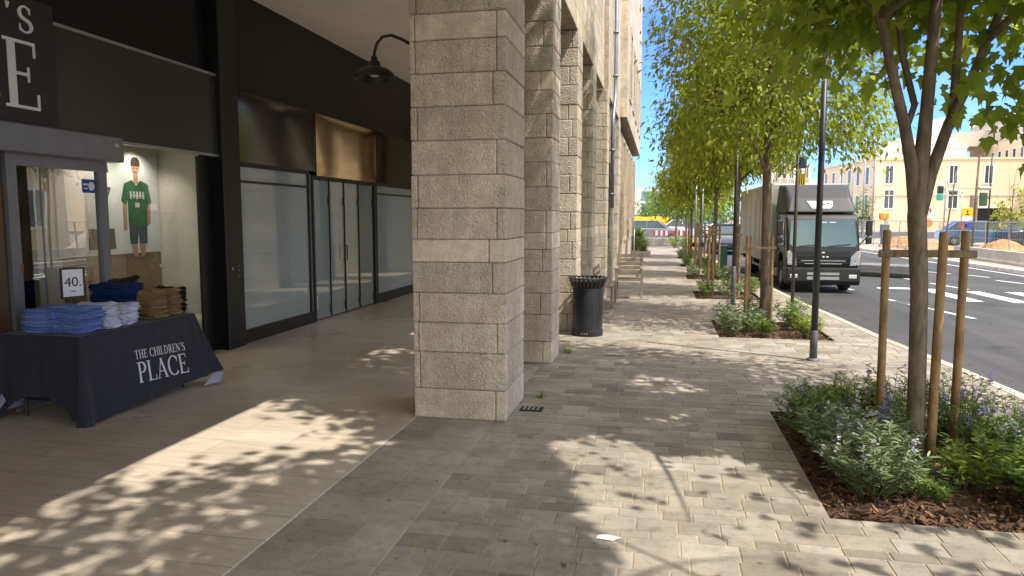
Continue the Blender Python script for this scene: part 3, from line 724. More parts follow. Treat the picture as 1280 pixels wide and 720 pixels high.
# vacant shop
V = thing('vacant_shopfront', 'empty black panelled shop front with frosted glass and folding glass doors', 'shopfront', (XF, 10.8, 0))
def vp(mb, name, mat, parent=V, **k):
    mb.v = [(x-XF, y-10.8, z) for x, y, z in mb.v]; return mb.build(name, mat, parent, **k)
m = MB(); m.box(-5.75, 7.835, .0, -5.5, 8.16, 4.6); m.cbox(-5.75, 8.16, .0, XF+.08, 8.545, 4.595, .008); pst = vp(m, 'black_post', simple('post_black', (.006, .006, .0065), .4, var=.3, vscale=3))
m = MB()
for z in (1.06, 1.0, .93): m.box(.08, 8.42-10.8, z, .086, 8.44-10.8, z+.018)
m.box(.08, 8.27-10.8, 1.02, .088, 8.295-10.8, 1.06); m.build('post_bolts', GREYM, pst)
m = MB(); m.box(-5.6, 8.55, 3.35, XF, 20.9, 4.6); vp(m, 'upper_fascia', wavy_gloss('dark_fascia', (.006, .005, .0045), .35, 0, .1, .6, .3))
def bulged(y0, y1, z0, z1, d, seed):
    m = MB(); n = 28; vs = []; q = random.Random(seed); ph = [q.uniform(0, 6.28) for _ in range(4)]
    for i in range(n+1):
        for j in range(n+1):
            u, v = i/n*2-1, j/n*2-1; e = (1-u**4)*(1-v**4)
            vs.append((XF+.002+e*d*(1+.18*math.sin(u*2.2+ph[0])*math.cos(v*1.6+ph[1])+.03*math.sin(u*6+ph[2]+v*2)), y0+(y1-y0)*i/n, z0+(z1-z0)*j/n))
    k = n+1; m.add(vs, [(i*k+j, (i+1)*k+j, (i+1)*k+j+1, i*k+j+1) for i in range(n) for j in range(n)])
    m.add([(-5.6, y0, z0), (-5.6, y1, z0), (-5.6, y1, z1), (-5.6, y0, z1), (XF+.001, y0, z0), (XF+.001, y1, z0), (XF+.001, y1, z1), (XF+.001, y0, z1)], [(0, 1, 2, 3), (0, 4, 5, 1), (2, 6, 7, 3), (1, 5, 6, 2), (0, 3, 7, 4)]); return m
vp(bulged(8.55, 10.80, 2.42, 3.345, .006, 1), 'fascia_panel', BLACKG, smooth=True)
vp(bulged(10.83, 13.33, 2.36, 3.345, .010, 2), 'gold_tint_panel', GOLDREFL, smooth=True)
vp(bulged(13.36, 15.9, 2.36, 3.345, .006, 3), 'fascia_panel', BLACKG, smooth=True)
m = MB(); m.box(-5.6, 15.92, 2.36, XF+.004, 20.9, 3.345); vp(m, 'fascia_panel', BLACKG)
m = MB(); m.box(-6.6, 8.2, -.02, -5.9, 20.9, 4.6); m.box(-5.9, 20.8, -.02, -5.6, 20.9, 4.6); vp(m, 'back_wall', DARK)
m = MB(); m.box(-5.55, 8.55, .0, XF+.02, 10.62, .19); vp(m, 'plinth', ALUD)
m = MB(); m.box(-5.55, 13.26, .0, XF+.02, 20.9, .19); vp(m, 'plinth', ALUD)
m = MB(); f = lambda a, b, c, d, e=.02: m.box(XF-.05, a, b, XF+e, c, d)
f(8.55, .19, 8.59, 2.42); f(10.50, .19, 10.54, 2.42); f(8.59, 2.36, 10.50, 2.42); f(8.59, 2.15, 10.50, 2.18)
f(10.62, 0.0, 10.68, 2.355); f(13.16, 0, 13.25, 2.355); f(10.68, 2.30, 13.16, 2.355); f(13.26, .19, 13.30, 2.355); f(13.3, 2.13, 20.9, 2.16); f(13.3, 2.30, 20.9, 2.355)
vp(m, 'window_frame', ALUD)
for a, b, c, d in ((8.59, .19, 10.5, 2.15), (8.59, 2.18, 10.5, 2.36), (13.3, .19, 20.9, 2.13), (13.3, 2.16, 20.9, 2.30)):
    m = MB(); m.box(XF-.02, a, b, XF-.008, c, d); vp(m, 'frosted_pane', FROST)
m = MB(); m.box(XF-.012, 10.54, .19, XF-.004, 10.62, 2.36); vp(m, 'side_light', FROST2)
xs = [10.69, 11.27, 11.86, 12.47, 13.15]
for i in range(4):
    m = MB(); m.box(XF-.03, xs[i]+.006, .03, XF-.018, xs[i+1]-.006, 2.29); d = vp(m, 'folding_door', FROST2)
    for z in (.10, 1.9): m = MB(); m.box(-.016, xs[i+1]-10.8-.05, z, .006, xs[i+1]-10.8-.008, z+.13); m.build('hinge', ALUD, d)
    m = MB(); m.box(-.017, xs[i+1]-10.8-.014, .03, .004, xs[i+1]-10.8-.002, 2.29); m.build('door_edge', ALUD, d)
    if i == 1:
        m = MB(); m.tube([(.0, xs[2]-10.8-.05, .95), (.05, xs[2]-10.8-.05, .95), (.05, xs[2]-10.8-.05, 1.2), (.0, xs[2]-10.8-.05, 1.2)], .012, 6); m.build('door_handle', ALUD, d)
m = MB(); m.box(XF-.017, 10.74, .2, XF-.012, 10.80, .42); vp(m, 'door_notice', simple('notice_lilac', (.5, .45, .55), .6))
# arcade lamp on the first column
la = thing('arcade_lamp', 'black gooseneck lamp with a bell shade hanging from the nearest stone column', 'lamp', (-2.02, 6.1, 3.14))
m = MB(); m.tube([(0, 0, -.02), (-.1, 0, .03), (-.2, 0, .09), (-.3, 0, .13), (-.38, 0, .12), (-.43, 0, .07), (-.455, 0, .0), (-.46, 0, -.06)], .014, 8); m.build('arm', POLEM, la, smooth=True)
m = MB(); m.tube([(0, 0, -.02), (-.02, 0, -.02)], .05, 14); m.build('wall_plate', POLEM, la)
m = MB(); m.lathe([(.0, -.04), (.022, -.04), (.028, -.06), (.028, -.075), (.045, -.085), (.055, -.12), (.075, -.135), (.12, -.15), (.16, -.18), (.185, -.215), (.188, -.235), (.183, -.235), (.178, -.218), (.15, -.185), (.11, -.155), (.05, -.13), (.0, -.13)], 32, (-.46, 0, 0))
smooth_angle(m.build('shade', simple('lamp_black', (.03, .028, .026), .38, .2, var=.2), la), 50)
m = MB(); m.lathe([(.0, -.13), (.02, -.135), (.04, -.16), (.045, -.19), (.03, -.215), (.0, -.22)], 16, (-.46, 0, 0)); m.build('bulb', simple('frosted_bulb', (.6, .58, .52), .4), la, smooth=True)

# ================================================================== DISPLAY TABLE
TX0, TX1, TY0, TY1, TZ = -5.34, -4.57, 4.93, 6.40, .735
tb = thing('trestle_table', 'folding trestle table standing under the dark printed tablecloth', 'table', (-4.95, 5.66, 0))
m = MB(); m.cbox(TX0+4.95, TY0-5.66, .70, TX1+4.95, TY1-5.66, .73, .006); m.build('table_top', WHITE, tb)
for sy in (-.58, .58):
    for sx in (-.3, .3):
        m = MB(); m.tube([(sx, sy, .70), (sx*1.05, sy*1.03, .012), (sx*1.05, sy*1.03, 0)], [.014, .014, .02], 8); m.build('leg', POLEM, tb)
    m = MB(); m.tube([(-.31, sy*1.02, .16), (.31, sy*1.02, .16)], .012, 6); m.build('leg_brace', POLEM, tb)
tc = thing('tablecloth', 'dark navy cloth with white shop lettering draped over the display table', 'tablecloth', (-4.95, 5.66, 0))
def zb_front(t): return .015 + .10*t         # t along the street side, 0 near, 1 far
per = []                                       # x, y, nx, ny, bottom z, flare
nF, nE, nC = 26, 16, 7
def corner(cx, cy, a0, zb, fl):
    for i in range(nC):
        a = R(a0+90*(i+.5)/nC); e = math.sin(math.pi*(i+.5)/nC)
        per.append((cx+.012*math.cos(a), cy+.012*math.sin(a), math.cos(a), math.sin(a), zb, fl[0]*(1-e)+fl[1]*e))
for i in range(nF+1): t = i/nF; per.append((TX1, TY0+.02+(TY1-TY0-.04)*t, 1, 0, zb_front(t), .05+.05*t+.05*max(0, t-.8)/.2))
corner(TX1-.01, TY1-.01, 0, .13, (.13, .24))
for i in range(nE+1): t = i/nE; per.append((TX1-.02-(TX1-TX0-.04)*t, TY1, 0, 1, .12, .14-.05*t))
corner(TX0+.01, TY1-.01, 90, .1, (.1, .12))
for i in range(nF+1): t = i/nF; per.append((TX0, TY1-.02-(TY1-TY0-.04)*t, -1, 0, .08, .04))
corner(TX0+.01, TY0+.01, 180, .03, (.05, .14))
for i in range(nE+1): t = i/nE; per.append((TX0+.02+(TX1-TX0-.04)*t, TY0, 0, -1, .06+.17*math.sin(math.pi*min(1, t*1.08))**.7 if t < .92 else .05, .03+.02*math.sin(t*9)))
corner(TX1-.01, TY0+.01, 270, .008, (.05, .12))
nr = 14; n = len(per); m = MB(); vs = []
for k in range(nr+1):
    v = k/nr
    for i, (x, y, nx, ny, zb, fl) in enumerate(per):
        z = TZ - (TZ-zb)*v
        fold = (.014*math.sin(i*1.05+.6)+.008*math.sin(i*2.3+v*2))*v*(0 if (nx == 1 and .1 < (y-TY0)/(TY1-TY0) < .94) else 1)
        o = fl*(v**1.15) + fold + (.004 if k else 0)
        vs.append((x+nx*o+4.95, y+ny*o-5.66, z))
fs = [(k*n+i, (k+1)*n+i, (k+1)*n+(i+1) % n, k*n+(i+1) % n) for k in range(nr) for i in range(n)] + [tuple(range(n))]
m.add(vs, fs); me = m.build('cloth_skirt', CLOTH, tc); smooth_angle(me, 50)
def cloth_front(u, v, d):                      # u along the cloth from Y = 5.5, v height
    y = 5.5+u; t = (y-TY0-.02)/(TY1-TY0-.04); zb = zb_front(t); q = max(0, (TZ-v)/(TZ-zb))
    return Vector((TX1+.004+(.05+.05*t+.05*max(0, t-.8)/.2)*q**1.15+.0025+d+4.95, y-5.66, v))
m = MB(); h = .078; w = text_width("THE CHILDREN'S", h); k = .66/w
lettering(m, "THE CHILDREN'S", lambda u, v, d: cloth_front(u*k, .44+v-.045*u, d), h, .0006)
m.build('cloth_lettering', LETTER, tc)
m = MB(); h = .185; w = text_width("PLACE", h, .05); k2 = .66/w
lettering(m, "PLACE", lambda u, v, d: cloth_front(.005+u*k2, .225+v-.05*u, d), h, .0006, .05)
m.build('cloth_lettering', LETTER, tc)
m = MB()
m.add([(-.44, -.80, .03), (-.30, -.80, .19), (-.40, -.755, .26), (-.50, -.76, .12), (-.37, -.82, .10)], [(0, 4, 3), (4, 1, 2), (4, 2, 3)])
m.build('turned_hem', HEM, tc)
m = MB()
q = [(.545, .60, .03), (.60, .79, .03), (.588, .885, .11), (.566, .80, .135), (.552, .70, .09)]
m.add(q, [(0, 1, 4), (1, 2, 3), (1, 3, 4)]); m.build('turned_hem', HEM, tc)

SHCOL = {'light blue': [(.17, .27, .60), (.13, .22, .52), (.20, .30, .64)], 'white': [(.66, .68, .80), (.60, .64, .80)], 'navy blue': [(.018, .04, .16), (.014, .03, .12)],
         'khaki': [(.30, .20, .10), (.26, .17, .085)], 'black': [(.02, .018, .02)]}
def shirt_mesh(lx, ly, h, seed, split=None):
    r = random.Random(seed); m = MB(); nx, ny = 12, 12; top = []; bot = []
    ph = r.uniform(0, 6); amp = .007
    for i in range(nx+1):
        for j in range(ny+1):
            a, b = i/nx*2-1, j/ny*2-1
            a2 = math.copysign(abs(a)**.75, a); b2 = math.copysign(abs(b)**.75, b)
            ed = min(1-abs(a2), 1-abs(b2)); w = .10
            t = 1 if ed > w else math.sqrt(max(0, 1-(1-ed/w)**2))
            x, y = a2*lx/2+.004*math.sin(b*5+ph), b2*ly/2+.004*math.sin(a*6+ph)
            wob = amp*math.sin(a*4+ph)*math.cos(b*3+ph*.7)
            top.append((x, y, h/2+h/2*t+wob+.003*math.sin(a*11+b*7+ph))); bot.append((x, y, h/2-h/2*t+wob*.6))
    k = ny+1
    m.add(top, [(i*k+j, (i+1)*k+j, (i+1)*k+j+1, i*k+j+1) for i in range(nx) for j in range(ny)])
    m.add(bot, [(i*k+j, i*k+j+1, (i+1)*k+j+1, (i+1)*k+j) for i in range(nx) for j in range(ny)])
    return m
ORD = ['topmost', 'second from the top', 'third from the top', 'fourth from the top', 'fifth from the top', 'sixth from the top', 'seventh from the top', 'eighth from the top', 'ninth from the top', 'tenth from the top', 'eleventh from the top']
STK = [ # colour, garment, x, y, lx, ly, thickness, count, place, lean x, lean y, group
 ('light blue', 'shirt', -5.02, 5.10, .32, .27, .024, 8, 'of the near back stack', 0, .004, .1),
 ('light blue', 'shirt', -4.76, 5.115, .34, .24, .024, 9, 'of the near front stack', -.004, .004, -.12),
 ('white', 'shirt', -4.77, 5.345, .34, .21, .023, 9, 'of the stack beside the light blue ones', -.004, .0, .05),
 ('white', 'shirt', -4.765, 5.565, .34, .20, .023, 8, 'of the stack touching the navy jeans', .0, 0, -.04),
 ('navy blue', 'jeans', -4.95, 5.80, .34, .30, .030, 11, 'of the tallest stack', 0, .002, .06),
 ('khaki', 'trousers', -4.79, 5.98, .34, .23, .029, 9, 'of the stack beside the navy jeans', 0, 0, -.05),
 ('khaki', 'trousers', -4.79, 6.20, .34, .19, .027, 9, 'of the stack beside the black trousers', 0, 0, .03),
 ('black', 'trousers', -4.80, 6.345, .33, .10, .028, 9, 'of the stack at the far table end', 0, 0, .02)]
for si, (cn, gar, x, y, lx, ly, th, cnt, place, dx, dy, rz) in enumerate(STK):
    protos = []
    for q in range(3):
        col = SHCOL[cn][q % len(SHCOL[cn])]
        mt = simple(f'{cn} fabric {q % len(SHCOL[cn])}', col, .9, var=.14, vscale=22, spec=.15, bump=.3, bscale=140)
        protos.append((shirt_mesh(lx, ly, th*1.12, si*7+q), mt))
    nm = 'folded_shirt' if gar == 'shirt' else 'folded_trousers'
    word = {'shirt': 'shirt', 'jeans': 'jeans', 'trousers': 'trousers'}[gar]
    rr = random.Random(si); meshes = {}
    for i in range(cnt):
        q = i % 3
        if q not in meshes:
            o = protos[q][0].build(nm, protos[q][1], None, smooth=True); meshes[q] = o.data
        else:
            o = bpy.data.objects.new(nm, meshes[q]); COL.objects.link(o)
        o.location = (x+dx*i+rr.uniform(-.014, .014), y+dy*i+rr.uniform(-.009, .009), TZ+.004+th*i); o.rotation_euler = (rr.uniform(-.02, .02), rr.uniform(-.025, .025), rz*.6+rr.uniform(-.09, .09)); o.scale = (rr.uniform(.93, 1.04), rr.uniform(.93, 1.04), rr.uniform(.95, 1.3))
        tag(o, f'{cn} folded {word}, {ORD[cnt-1-i]} {place}', 'shirt' if gar == 'shirt' else 'trousers', 'folded clothes stacked on the display table')
bundle = shirt_mesh(.30, .30, .05, 91); o = bundle.build('folded_trousers', simple('black fabric 0', (.02, .018, .02), .9), None, smooth=True)
o.location = (-5.10, 6.02, 1.045); o.rotation_euler = (.1, -.18, .3)
for i in range(9):
    b = bpy.data.objects.new('folded_trousers', o.data); COL.objects.link(b); b.location = (-5.12, 6.05, TZ+.004+.033*i); b.scale = (.9, .8, .65)
    tag(b, f'black folded trousers, {ORD[9-i]} of the stack behind the khaki ones', 'trousers', 'folded clothes stacked on the display table')
tag(o, 'black folded trousers, topmost and tilted on the stack behind the khaki ones', 'trousers', 'folded clothes stacked on the display table')
ps = thing('price_sign', 'small black framed white price card reading 40 among the folded shirts', 'sign', (-4.90, 5.245, TZ+.004), .0)
m = MB(); m.box(-.006, -.10, .27, .006, .10, .285); m.box(-.006, -.10, .515, .006, .10, .53); m.box(-.006, -.10, .285, .006, -.085, .515); m.box(-.006, .085, .285, .006, .10, .515); m.build('sign_frame', POLEM, ps)
m = MB(); m.box(-.004, -.085, .285, .002, .085, .515); m.build('price_card', simple('card_white', (.72, .73, .76), .5, var=.03), ps)
sans_text('price_number', '40.', .115, POLEM, ps, Matrix.Translation((.0035, 0, .405)) @ FACEX)
m = MB(); m.box(.002, -.02, .325, .004, .02, .333); m.build('small_print', POLEM, ps)
m = MB(); m.tube([(0, 0, .27), (0, 0, .0)], .006, 6); m.box(-.04, -.03, 0, .04, .03, .006); m.build('sign_stem', POLEM, ps)
ps.rotation_euler.z = -.35

# ================================================================== PAVEMENT FURNITURE
bn = thing('litter_bin', 'round charcoal metal litter bin with a flared slatted rim on the pavement', 'bin', (-1.0, 10.33, 0))
m = MB(); m.lathe([(.0, .03), (.214, .03), (.216, .05), (.216, .655), (.222, .66), (.222, .685), (.20, .685), (.20, .1), (.0, .1)], 40); smooth_angle(m.build('body', BINM, bn), 40)
m = MB(); m.lathe([(.0, 0), (.224, 0), (.226, .005), (.226, .085), (.217, .09), (.0, .09)], 40); smooth_angle(m.build('base', BINM, bn), 40)
m = MB()
for k in range(26):
    a = 2*math.pi*k/26; m.M = Matrix.Rotation(a, 4, 'Z')
    m.add([(.212, -.013, .675), (.212, .013, .675), (.275, .016, .83), (.275, -.016, .83), (.218, -.013, .675), (.218, .013, .675), (.281, .016, .83), (.281, -.016, .83)], [(0, 1, 2, 3), (4, 7, 6, 5), (0, 4, 5, 1), (2, 6, 7, 3), (1, 5, 6, 2), (0, 3, 7, 4)])
m.M = None; m.lathe([(.27, .822), (.288, .822), (.292, .83), (.288, .838), (.262, .838), (.262, .83), (.27, .822)], 40); m.build('slatted_rim', BINM, bn)
m = MB(); m.lathe([(.262, .79), (.19, .70), (.19, .2), (0, .2)], 32); m.build('liner', DARK, bn)
m = MB()
for k in range(22):
    a = 2*math.pi*k/22; m.M = Matrix.Rotation(a, 4, 'Z'); m.box(.2155, -.007, .29, .2172, .007, .47)
for a in (4.5, 4.75): m.M = Matrix.Rotation(a, 4, 'Z'); m.box(.216, -.02, .53, .2175, .02, .545)
m.M = None; m.build('slots', DARK, bn)
m = MB()
for a in (4.45, 4.62, 4.78): m.M = Matrix.Rotation(a, 4, 'Z'); m.box(.225, -.008, .035, .2275, .008, .055)
m.M = None; m.build('base_bolts', GREYM, bn)

def pole(label, x, y, h, r, foot, head=True, name='lamp_post'):
    p = thing(name, label, 'pole', (x, y, 0))
    m = MB(); m.tube([(0, 0, foot), (0, 0, h)], [r, r*.8], 14); m.build('shaft', POLEM, p, smooth=True)
    m = MB(); m.tube([(0, 0, -.01), (0, 0, foot), (0, 0, foot+.01)], [r*1.12, r*1.12, r], 14); m.lathe([(r*1.12, .0), (r*2.1, .0), (r*2.1, .012), (r*1.2, .03)], 14); m.build('foot', simple('pole_foot_grey', (.12, .125, .13), .6, .2, var=.35, vscale=8), p, smooth=True)
    if head:
        m = MB(); m.tube([(0, 0, h), (.12, -.03, h+.2), (.5, -.1, h+.32), (1.0, -.2, h+.36)], [r*.7, r*.6, r*.5, r*.45], 8); m.build('arm', POLEM, p, smooth=True)
        m = MB(); m.cbox(.95, -.3, h+.32, 1.45, -.12, h+.41, .02); m.build('lamp_head', POLEM, p)
    return p
pole('dark grey steel post rising beside the truck into the leaves', 1.82, 9.0, 3.7, .039, .35, False, 'steel_post')
pole('slim dark post with a pale grey foot beyond the second staked tree', 1.40, 14.3, 3.3, .038, .75, False, 'steel_post')
sp = thing('sign_post', 'brown post in front of the truck carrying a blue plate and a striped yellow plate', 'sign post', (2.36, 13.6, 0))
m = MB(); m.tube([(0, 0, 0), (0, 0, 3.25)], [.032, .028], 10); m.build('shaft', simple('brown_post', (.07, .055, .045), .6, .2, var=.3), sp, smooth=True)
m = MB(); m.cbox(.03, -.02, 2.55, .15, .04, 2.75, .01); m.build('blue_plate', simple('plate_blue_dark', (.03, .05, .12), .4), sp)
m = MB(); m.box(.02, -.015, 2.26, .14, .01, 2.46); yp = m.build('yellow_plate', YELLOW, sp)
m = MB()
for i in range(3): m.box(.035+.034*i, -.017, 2.26, .05+.034*i, -.0155, 2.46)
m.build('dark_stripe', DARK, sp)
# chair and bench outside the end wall
ch = thing('timber_chair', 'weathered timber armchair facing us on the pavement beyond the bin', 'chair', (-.61, 15.0, 0))
for sx in (-.26, .26):
    m = MB(); m.box(sx-.02, -.02, 0, sx+.02, .02, .62); m.build('leg', WOODG, ch)
    m = MB(); m.add([(sx-.02, .48, 0), (sx+.02, .48, 0), (sx+.02, .52, 0), (sx-.02, .52, 0), (sx-.02, .56, .92), (sx+.02, .56, .92), (sx+.02, .6, .92), (sx-.02, .6, .92)], [(0, 3, 2, 1), (4, 5, 6, 7), (0, 1, 5, 4), (1, 2, 6, 5), (2, 3, 7, 6), (3, 0, 4, 7)]); m.build('leg', WOODG, ch)
    m = MB(); m.cbox(sx-.03, -.04, .62, sx+.03, .54, .65, .005); m.build('armrest', WOODG, ch)
m = MB()
for k in range(5): m.cbox(-.24, -.02+.1*k, .44, .24, .07+.1*k, .465, .004)
m.box(-.25, -.015, .38, .25, .015, .44); m.build('seat', WOODG, ch)
m = MB()
for k in range(5): m.cbox(-.24, .53+.012*k, .50+.085*k, .24, .55+.012*k, .57+.085*k, .004)
m.build('backrest', WOODG, ch)
m = MB(); m.box(-.24, -.012, .08, .24, .012, .11); m.build('stretcher', WOODG, ch)
be = thing('timber_bench', 'low weathered timber bench with a sloping back against the stone wall', 'bench', (-1.0, 13.9, 0))
m = MB()
for k in range(3): m.cbox(-.12+.1*k, -.6, .40, -.03+.1*k, .6, .43, .004)
m.build('seat', WOODG, be)
m = MB()
for k in range(3): m.cbox(-.15-.02*k, -.6, .48+.1*k, -.13-.02*k, .6, .56+.1*k, .004)
m.build('backrest', WOODG, be)
for sy in (-.55, .55):
    for sx in (-.1, .15): m = MB(); m.box(sx-.02, sy-.02, 0, sx+.02, sy+.02, .40); m.build('leg', WOODG, be)
# litter and a drain by the first column
m = MB(); m.add([(-.06, -.02, .004), (.03, -.03, .004), (.07, .01, .006), (0, .03, .010), (-.05, .02, .006), (-.06, -.02, .006), (.03, -.03, .006), (.07, .01, .008), (0, .03, .012), (-.05, .02, .008)], [(4, 3, 2, 1, 0), (5, 6, 7, 8, 9), (0, 1, 6, 5), (1, 2, 7, 6), (2, 3, 8, 7), (3, 4, 9, 8), (4, 0, 5, 9)])
o = m.build('paper_scrap', WHITE); o.location = (-.24, 3.7, 0); tag(o, 'crumpled scrap of white paper lying on the sunlit pavers', 'litter')
dg = thing('drain_cover', 'small black drain cover beside the foot of the nearest column', 'drain', (-1.08, 6.15, 0))
m = MB(); m.cbox(-.1, -.07, .0, .1, .07, .012, .004); m.build('cover_plate', RUBBER, dg)
m = MB()
for k in range(4): m.box(-.07+.04*k, -.05, .0122, -.055+.04*k, .05, .014)
m.build('grate', GREYM, dg)

# ================================================================== LEAVES AND PLANTS
MAPLE = [(0, 0), (.20, -.06), (.40, .10), (.27, .20), (.50, .48), (.27, .50), (.19, .62), (0, 1), (-.19, .62), (-.27, .50), (-.50, .48), (-.27, .20), (-.40, .10), (-.20, -.06)]
SPRAY = [(0, 0), (.15, .2), (.21, .48), (0, 1), (-.21, .48), (-.15, .2)]
OVAL = [(0, 0), (.20, .2), (.25, .5), (0, 1), (-.25, .5), (-.20, .2)]
LANCE = [(0, 0), (.10, .3), (.09, .65), (0, 1), (-.09, .65), (-.10, .3)]
def unit(a): return a/np.maximum(np.linalg.norm(a, axis=1, keepdims=True), 1e-9)
def leaf_object(name, P, D, Nn, size, tone, tmpl, mat, parent, fold=.28):
    n, k = len(P), len(tmpl); D = unit(D); X = unit(np.cross(D, Nn)); Z = np.cross(X, D)
    T = np.array(tmpl); V = np.zeros((n, k, 3))
    V += P[:, None, :] + size[:, None, None]*(X[:, None, :]*T[None, :, 0:1] + D[:, None, :]*T[None, :, 1:2] + Z[:, None, :]*((np.abs(T[:, 0])*fold*1.4 - T[:, 1]**2*fold)[None, :, None]))
    me = bpy.data.meshes.new(name)
    me.vertices.add(n*k); me.vertices.foreach_set('co', V.reshape(-1).astype(np.float32))
    me.loops.add(n*k); me.loops.foreach_set('vertex_index', np.arange(n*k, dtype=np.int32))
    me.polygons.add(n); me.polygons.foreach_set('loop_start', np.arange(0, n*k, k, dtype=np.int32))
    me.update(calc_edges=True)
    a = me.attributes.new('tone', 'FLOAT', 'POINT'); a.data.foreach_set('value', np.repeat(np.clip(tone, 0, 1), k).astype(np.float32))
    me.materials.append(mat); o = bpy.data.objects.new(name, me); COL.objects.link(o)
    if parent: o.parent = parent
    return o
def inpoly(px, py, poly):
    r = np.zeros(len(px), bool); n = len(poly)
    for i in range(n):
        x0, y0 = poly[i]; x1, y1 = poly[(i+1) % n]
        c = ((y0 > py) != (y1 > py)); xi = (x1-x0)*(py-y0)/((y1-y0) if y1 != y0 else 1e-9)+x0
        r ^= c & (px < xi)
    return r
# ground patches kept sunlit: crown leaves that would shade them are left out
GAPS = [[(-.85, 5.3), (-.36, 5.6), (.06, 5.15), (.47, 5.3), (.85, 4.7), (1.25, 4.1), (1.5, 2.4), (-.05, 2.4), (-.26, 3.29)],
        [(-1.2, 8.7), (-.5, 9.6), (.0, 9.3), (.85, 10.5), (.85, 12.6), (-.5, 14.2), (-1.25, 14.0)],
        [(-.2, 7.9), (.3, 7.5), (.5, 7.1), (0.0, 6.9), (-.4, 7.3)], [(-.2, 6.1), (.2, 6.4), (.35, 6.0), (.0, 5.8)],
        [(1.0, 4.35), (1.75, 4.3), (1.55, 5.0), (1.1, 5.25)], [(2.0, 4.6), (2.6, 4.7), (2.5, 5.4), (2.1, 5.3)],
        [(2.3, 7.2), (3.5, 8.2), (3.2, 14), (1.9, 13.5), (1.3, 9.4)]]
FLECKS = [(-3.0, 1.0), (-2.05, 1.0), (-2.05, 5.7), (-3.0, 6.0)]
FLECKS_DEEP = [(-3.7, 1.0), (-3.0, 1.0), (-3.0, 6.0), (-3.7, 6.2)]
COLSH = [(-1.2, 5.6), (-2.1, 5.65), (-3.6, 6.4), (-3.0, 6.9), (-1.2, 6.4)]
def crown_leaves(center, rad, zlow, ncl, per, spread, size, seed, gaps=True, origin=(0, 0, 0), extra=(), up=1.0, low=0, vase=None):
    r = np.random.default_rng(seed); C = []
    nz = r.normal(size=(24, 3)); nz /= np.linalg.norm(nz, axis=1, keepdims=True); na = r.uniform(-.28, .22, 24)
    while len(C) < ncl:
        d = r.normal(size=3); d /= np.linalg.norm(d)
        lump = 1+float(np.sum(na*np.clip(nz@d-.55, 0, 1)*2))
        q = min(r.uniform(0, 1)**.42*lump, 1.06)
        p = np.array(center)+d*np.array(rad)*q
        if d[2] < 0: p[2] = center[2]+(p[2]-center[2])*up
        if p[2] < zlow+r.uniform(0, .3): continue
        if vase:                       # narrow underneath, wide above
            rv = vase[0]+(vase[1]-vase[0])*min(1, max(0, (p[2]-zlow)/vase[2]))
            dx_ = p[0]-center[0]
            if dx_ < 0 and math.hypot(dx_, p[1]-center[1]) > rv*r.uniform(.85, 1.1): continue
        C.append(p)
    for e in extra: C.append(np.array(e))
    for _ in range(low):
        a = r.uniform(0, 6.283); q = math.sqrt(r.uniform(.05, 1))
        rx = rad[0]*.98 if not vase or math.cos(a) > 0 else vase[0]
        C.append(np.array([center[0]+math.cos(a)*q*rx, center[1]+math.sin(a)*q*(rad[1]*.98 if math.cos(a) > -.2 or not vase else vase[0]), zlow+r.uniform(.1, .9)]))
    C = np.array(C)
    if gaps:                            # boughs thinned on purpose so that sun flecks reach the arcade floor
        t_ = C[:, 2]/SUN.z; gx_, gy_ = C[:, 0]-SUN.x*t_, C[:, 1]-SUN.y*t_; u_ = r.uniform(0, 1, len(C)); C = C[~((inpoly(gx_, gy_, FLECKS) & (u_ < .84)) | (inpoly(gx_, gy_, FLECKS_DEEP) & (u_ < .5)))]
    m = len(C)
    ct = r.normal(.48, .22, m)
    P = np.repeat(C, per, 0)+r.normal(size=(m*per, 3))*np.array(spread)
    out = P-np.array(center); out[:, 2] *= .3; out = unit(out+1e-6)
    D = unit(out*.8+r.normal(size=P.shape)*.6+np.array([0, 0, -.45]))
    Nn = unit(np.array([0, 0, 1.0])+r.normal(size=P.shape)*.42+out*.25)
    sz = size*r.uniform(.5, 1.25, len(P)); tone = np.repeat(ct, per)+r.normal(0, .24, len(P))
    rr_ = np.hypot((P[:, 0]-center[0])/rad[0], (P[:, 1]-center[1])/rad[1])
    keep = (rr_ < 1.12+r.normal(0, .05, len(P))) | (np.arange(len(P)) >= 0)*(extra != ())
    keep &= (P[:, 2] > zlow-.3) | (np.repeat(C[:, 2], per) < zlow)
    if gaps:
        t = P[:, 2]/SUN.z; gx = P[:, 0]-SUN.x*t; gy = P[:, 1]-SUN.y*t
        for pl, pr in zip(GAPS, (.96, .5, .9, .9, .9, .8, .4)): keep &= ~(inpoly(gx, gy, pl) & (r.uniform(0, 1, len(P)) < pr))
    o = np.array(origin)
    return P[keep]-o, D[keep], Nn[keep], sz[keep], tone[keep], C-o
DENSE = [(-1.75, 5.7), (-1.1, 5.5), (-.85, 5.0), (-.4, 3.6), (-.2, 2.7), (-1.7, 2.6)]  # pavement strip kept in shade by boughs added to the crowns above
def dense(seed, n, ylo, yhi, poly):
    """extra boughs added to the crown so that their shadow falls inside poly"""
    q = random.Random(seed); out = []
    while len(out) < n:
        gx, gy = q.uniform(-3.6, 0), q.uniform(2.5, 7.0)
        if not inpoly(np.array([gx]), np.array([gy]), poly)[0]: continue
        z = (q.uniform(1.0, 2.8)-gx)*SUN.z/SUN.x; P = (gx+SUN.x/SUN.z*z, gy+SUN.y/SUN.z*z, z)
        if ylo-1.5 <= P[1] <= yhi and z > 4.6: out.append(P)
    return out
def limb_pts(a, b, sag, r, k=5):
    a, b = Vector(a), Vector(b); o = Vector((r.uniform(-1, 1), r.uniform(-1, 1), r.uniform(-.2, 1)))*sag*(b-a).length
    return [a.lerp(b, i/k)+o*math.sin(math.pi*i/k) for i in range(k+1)]
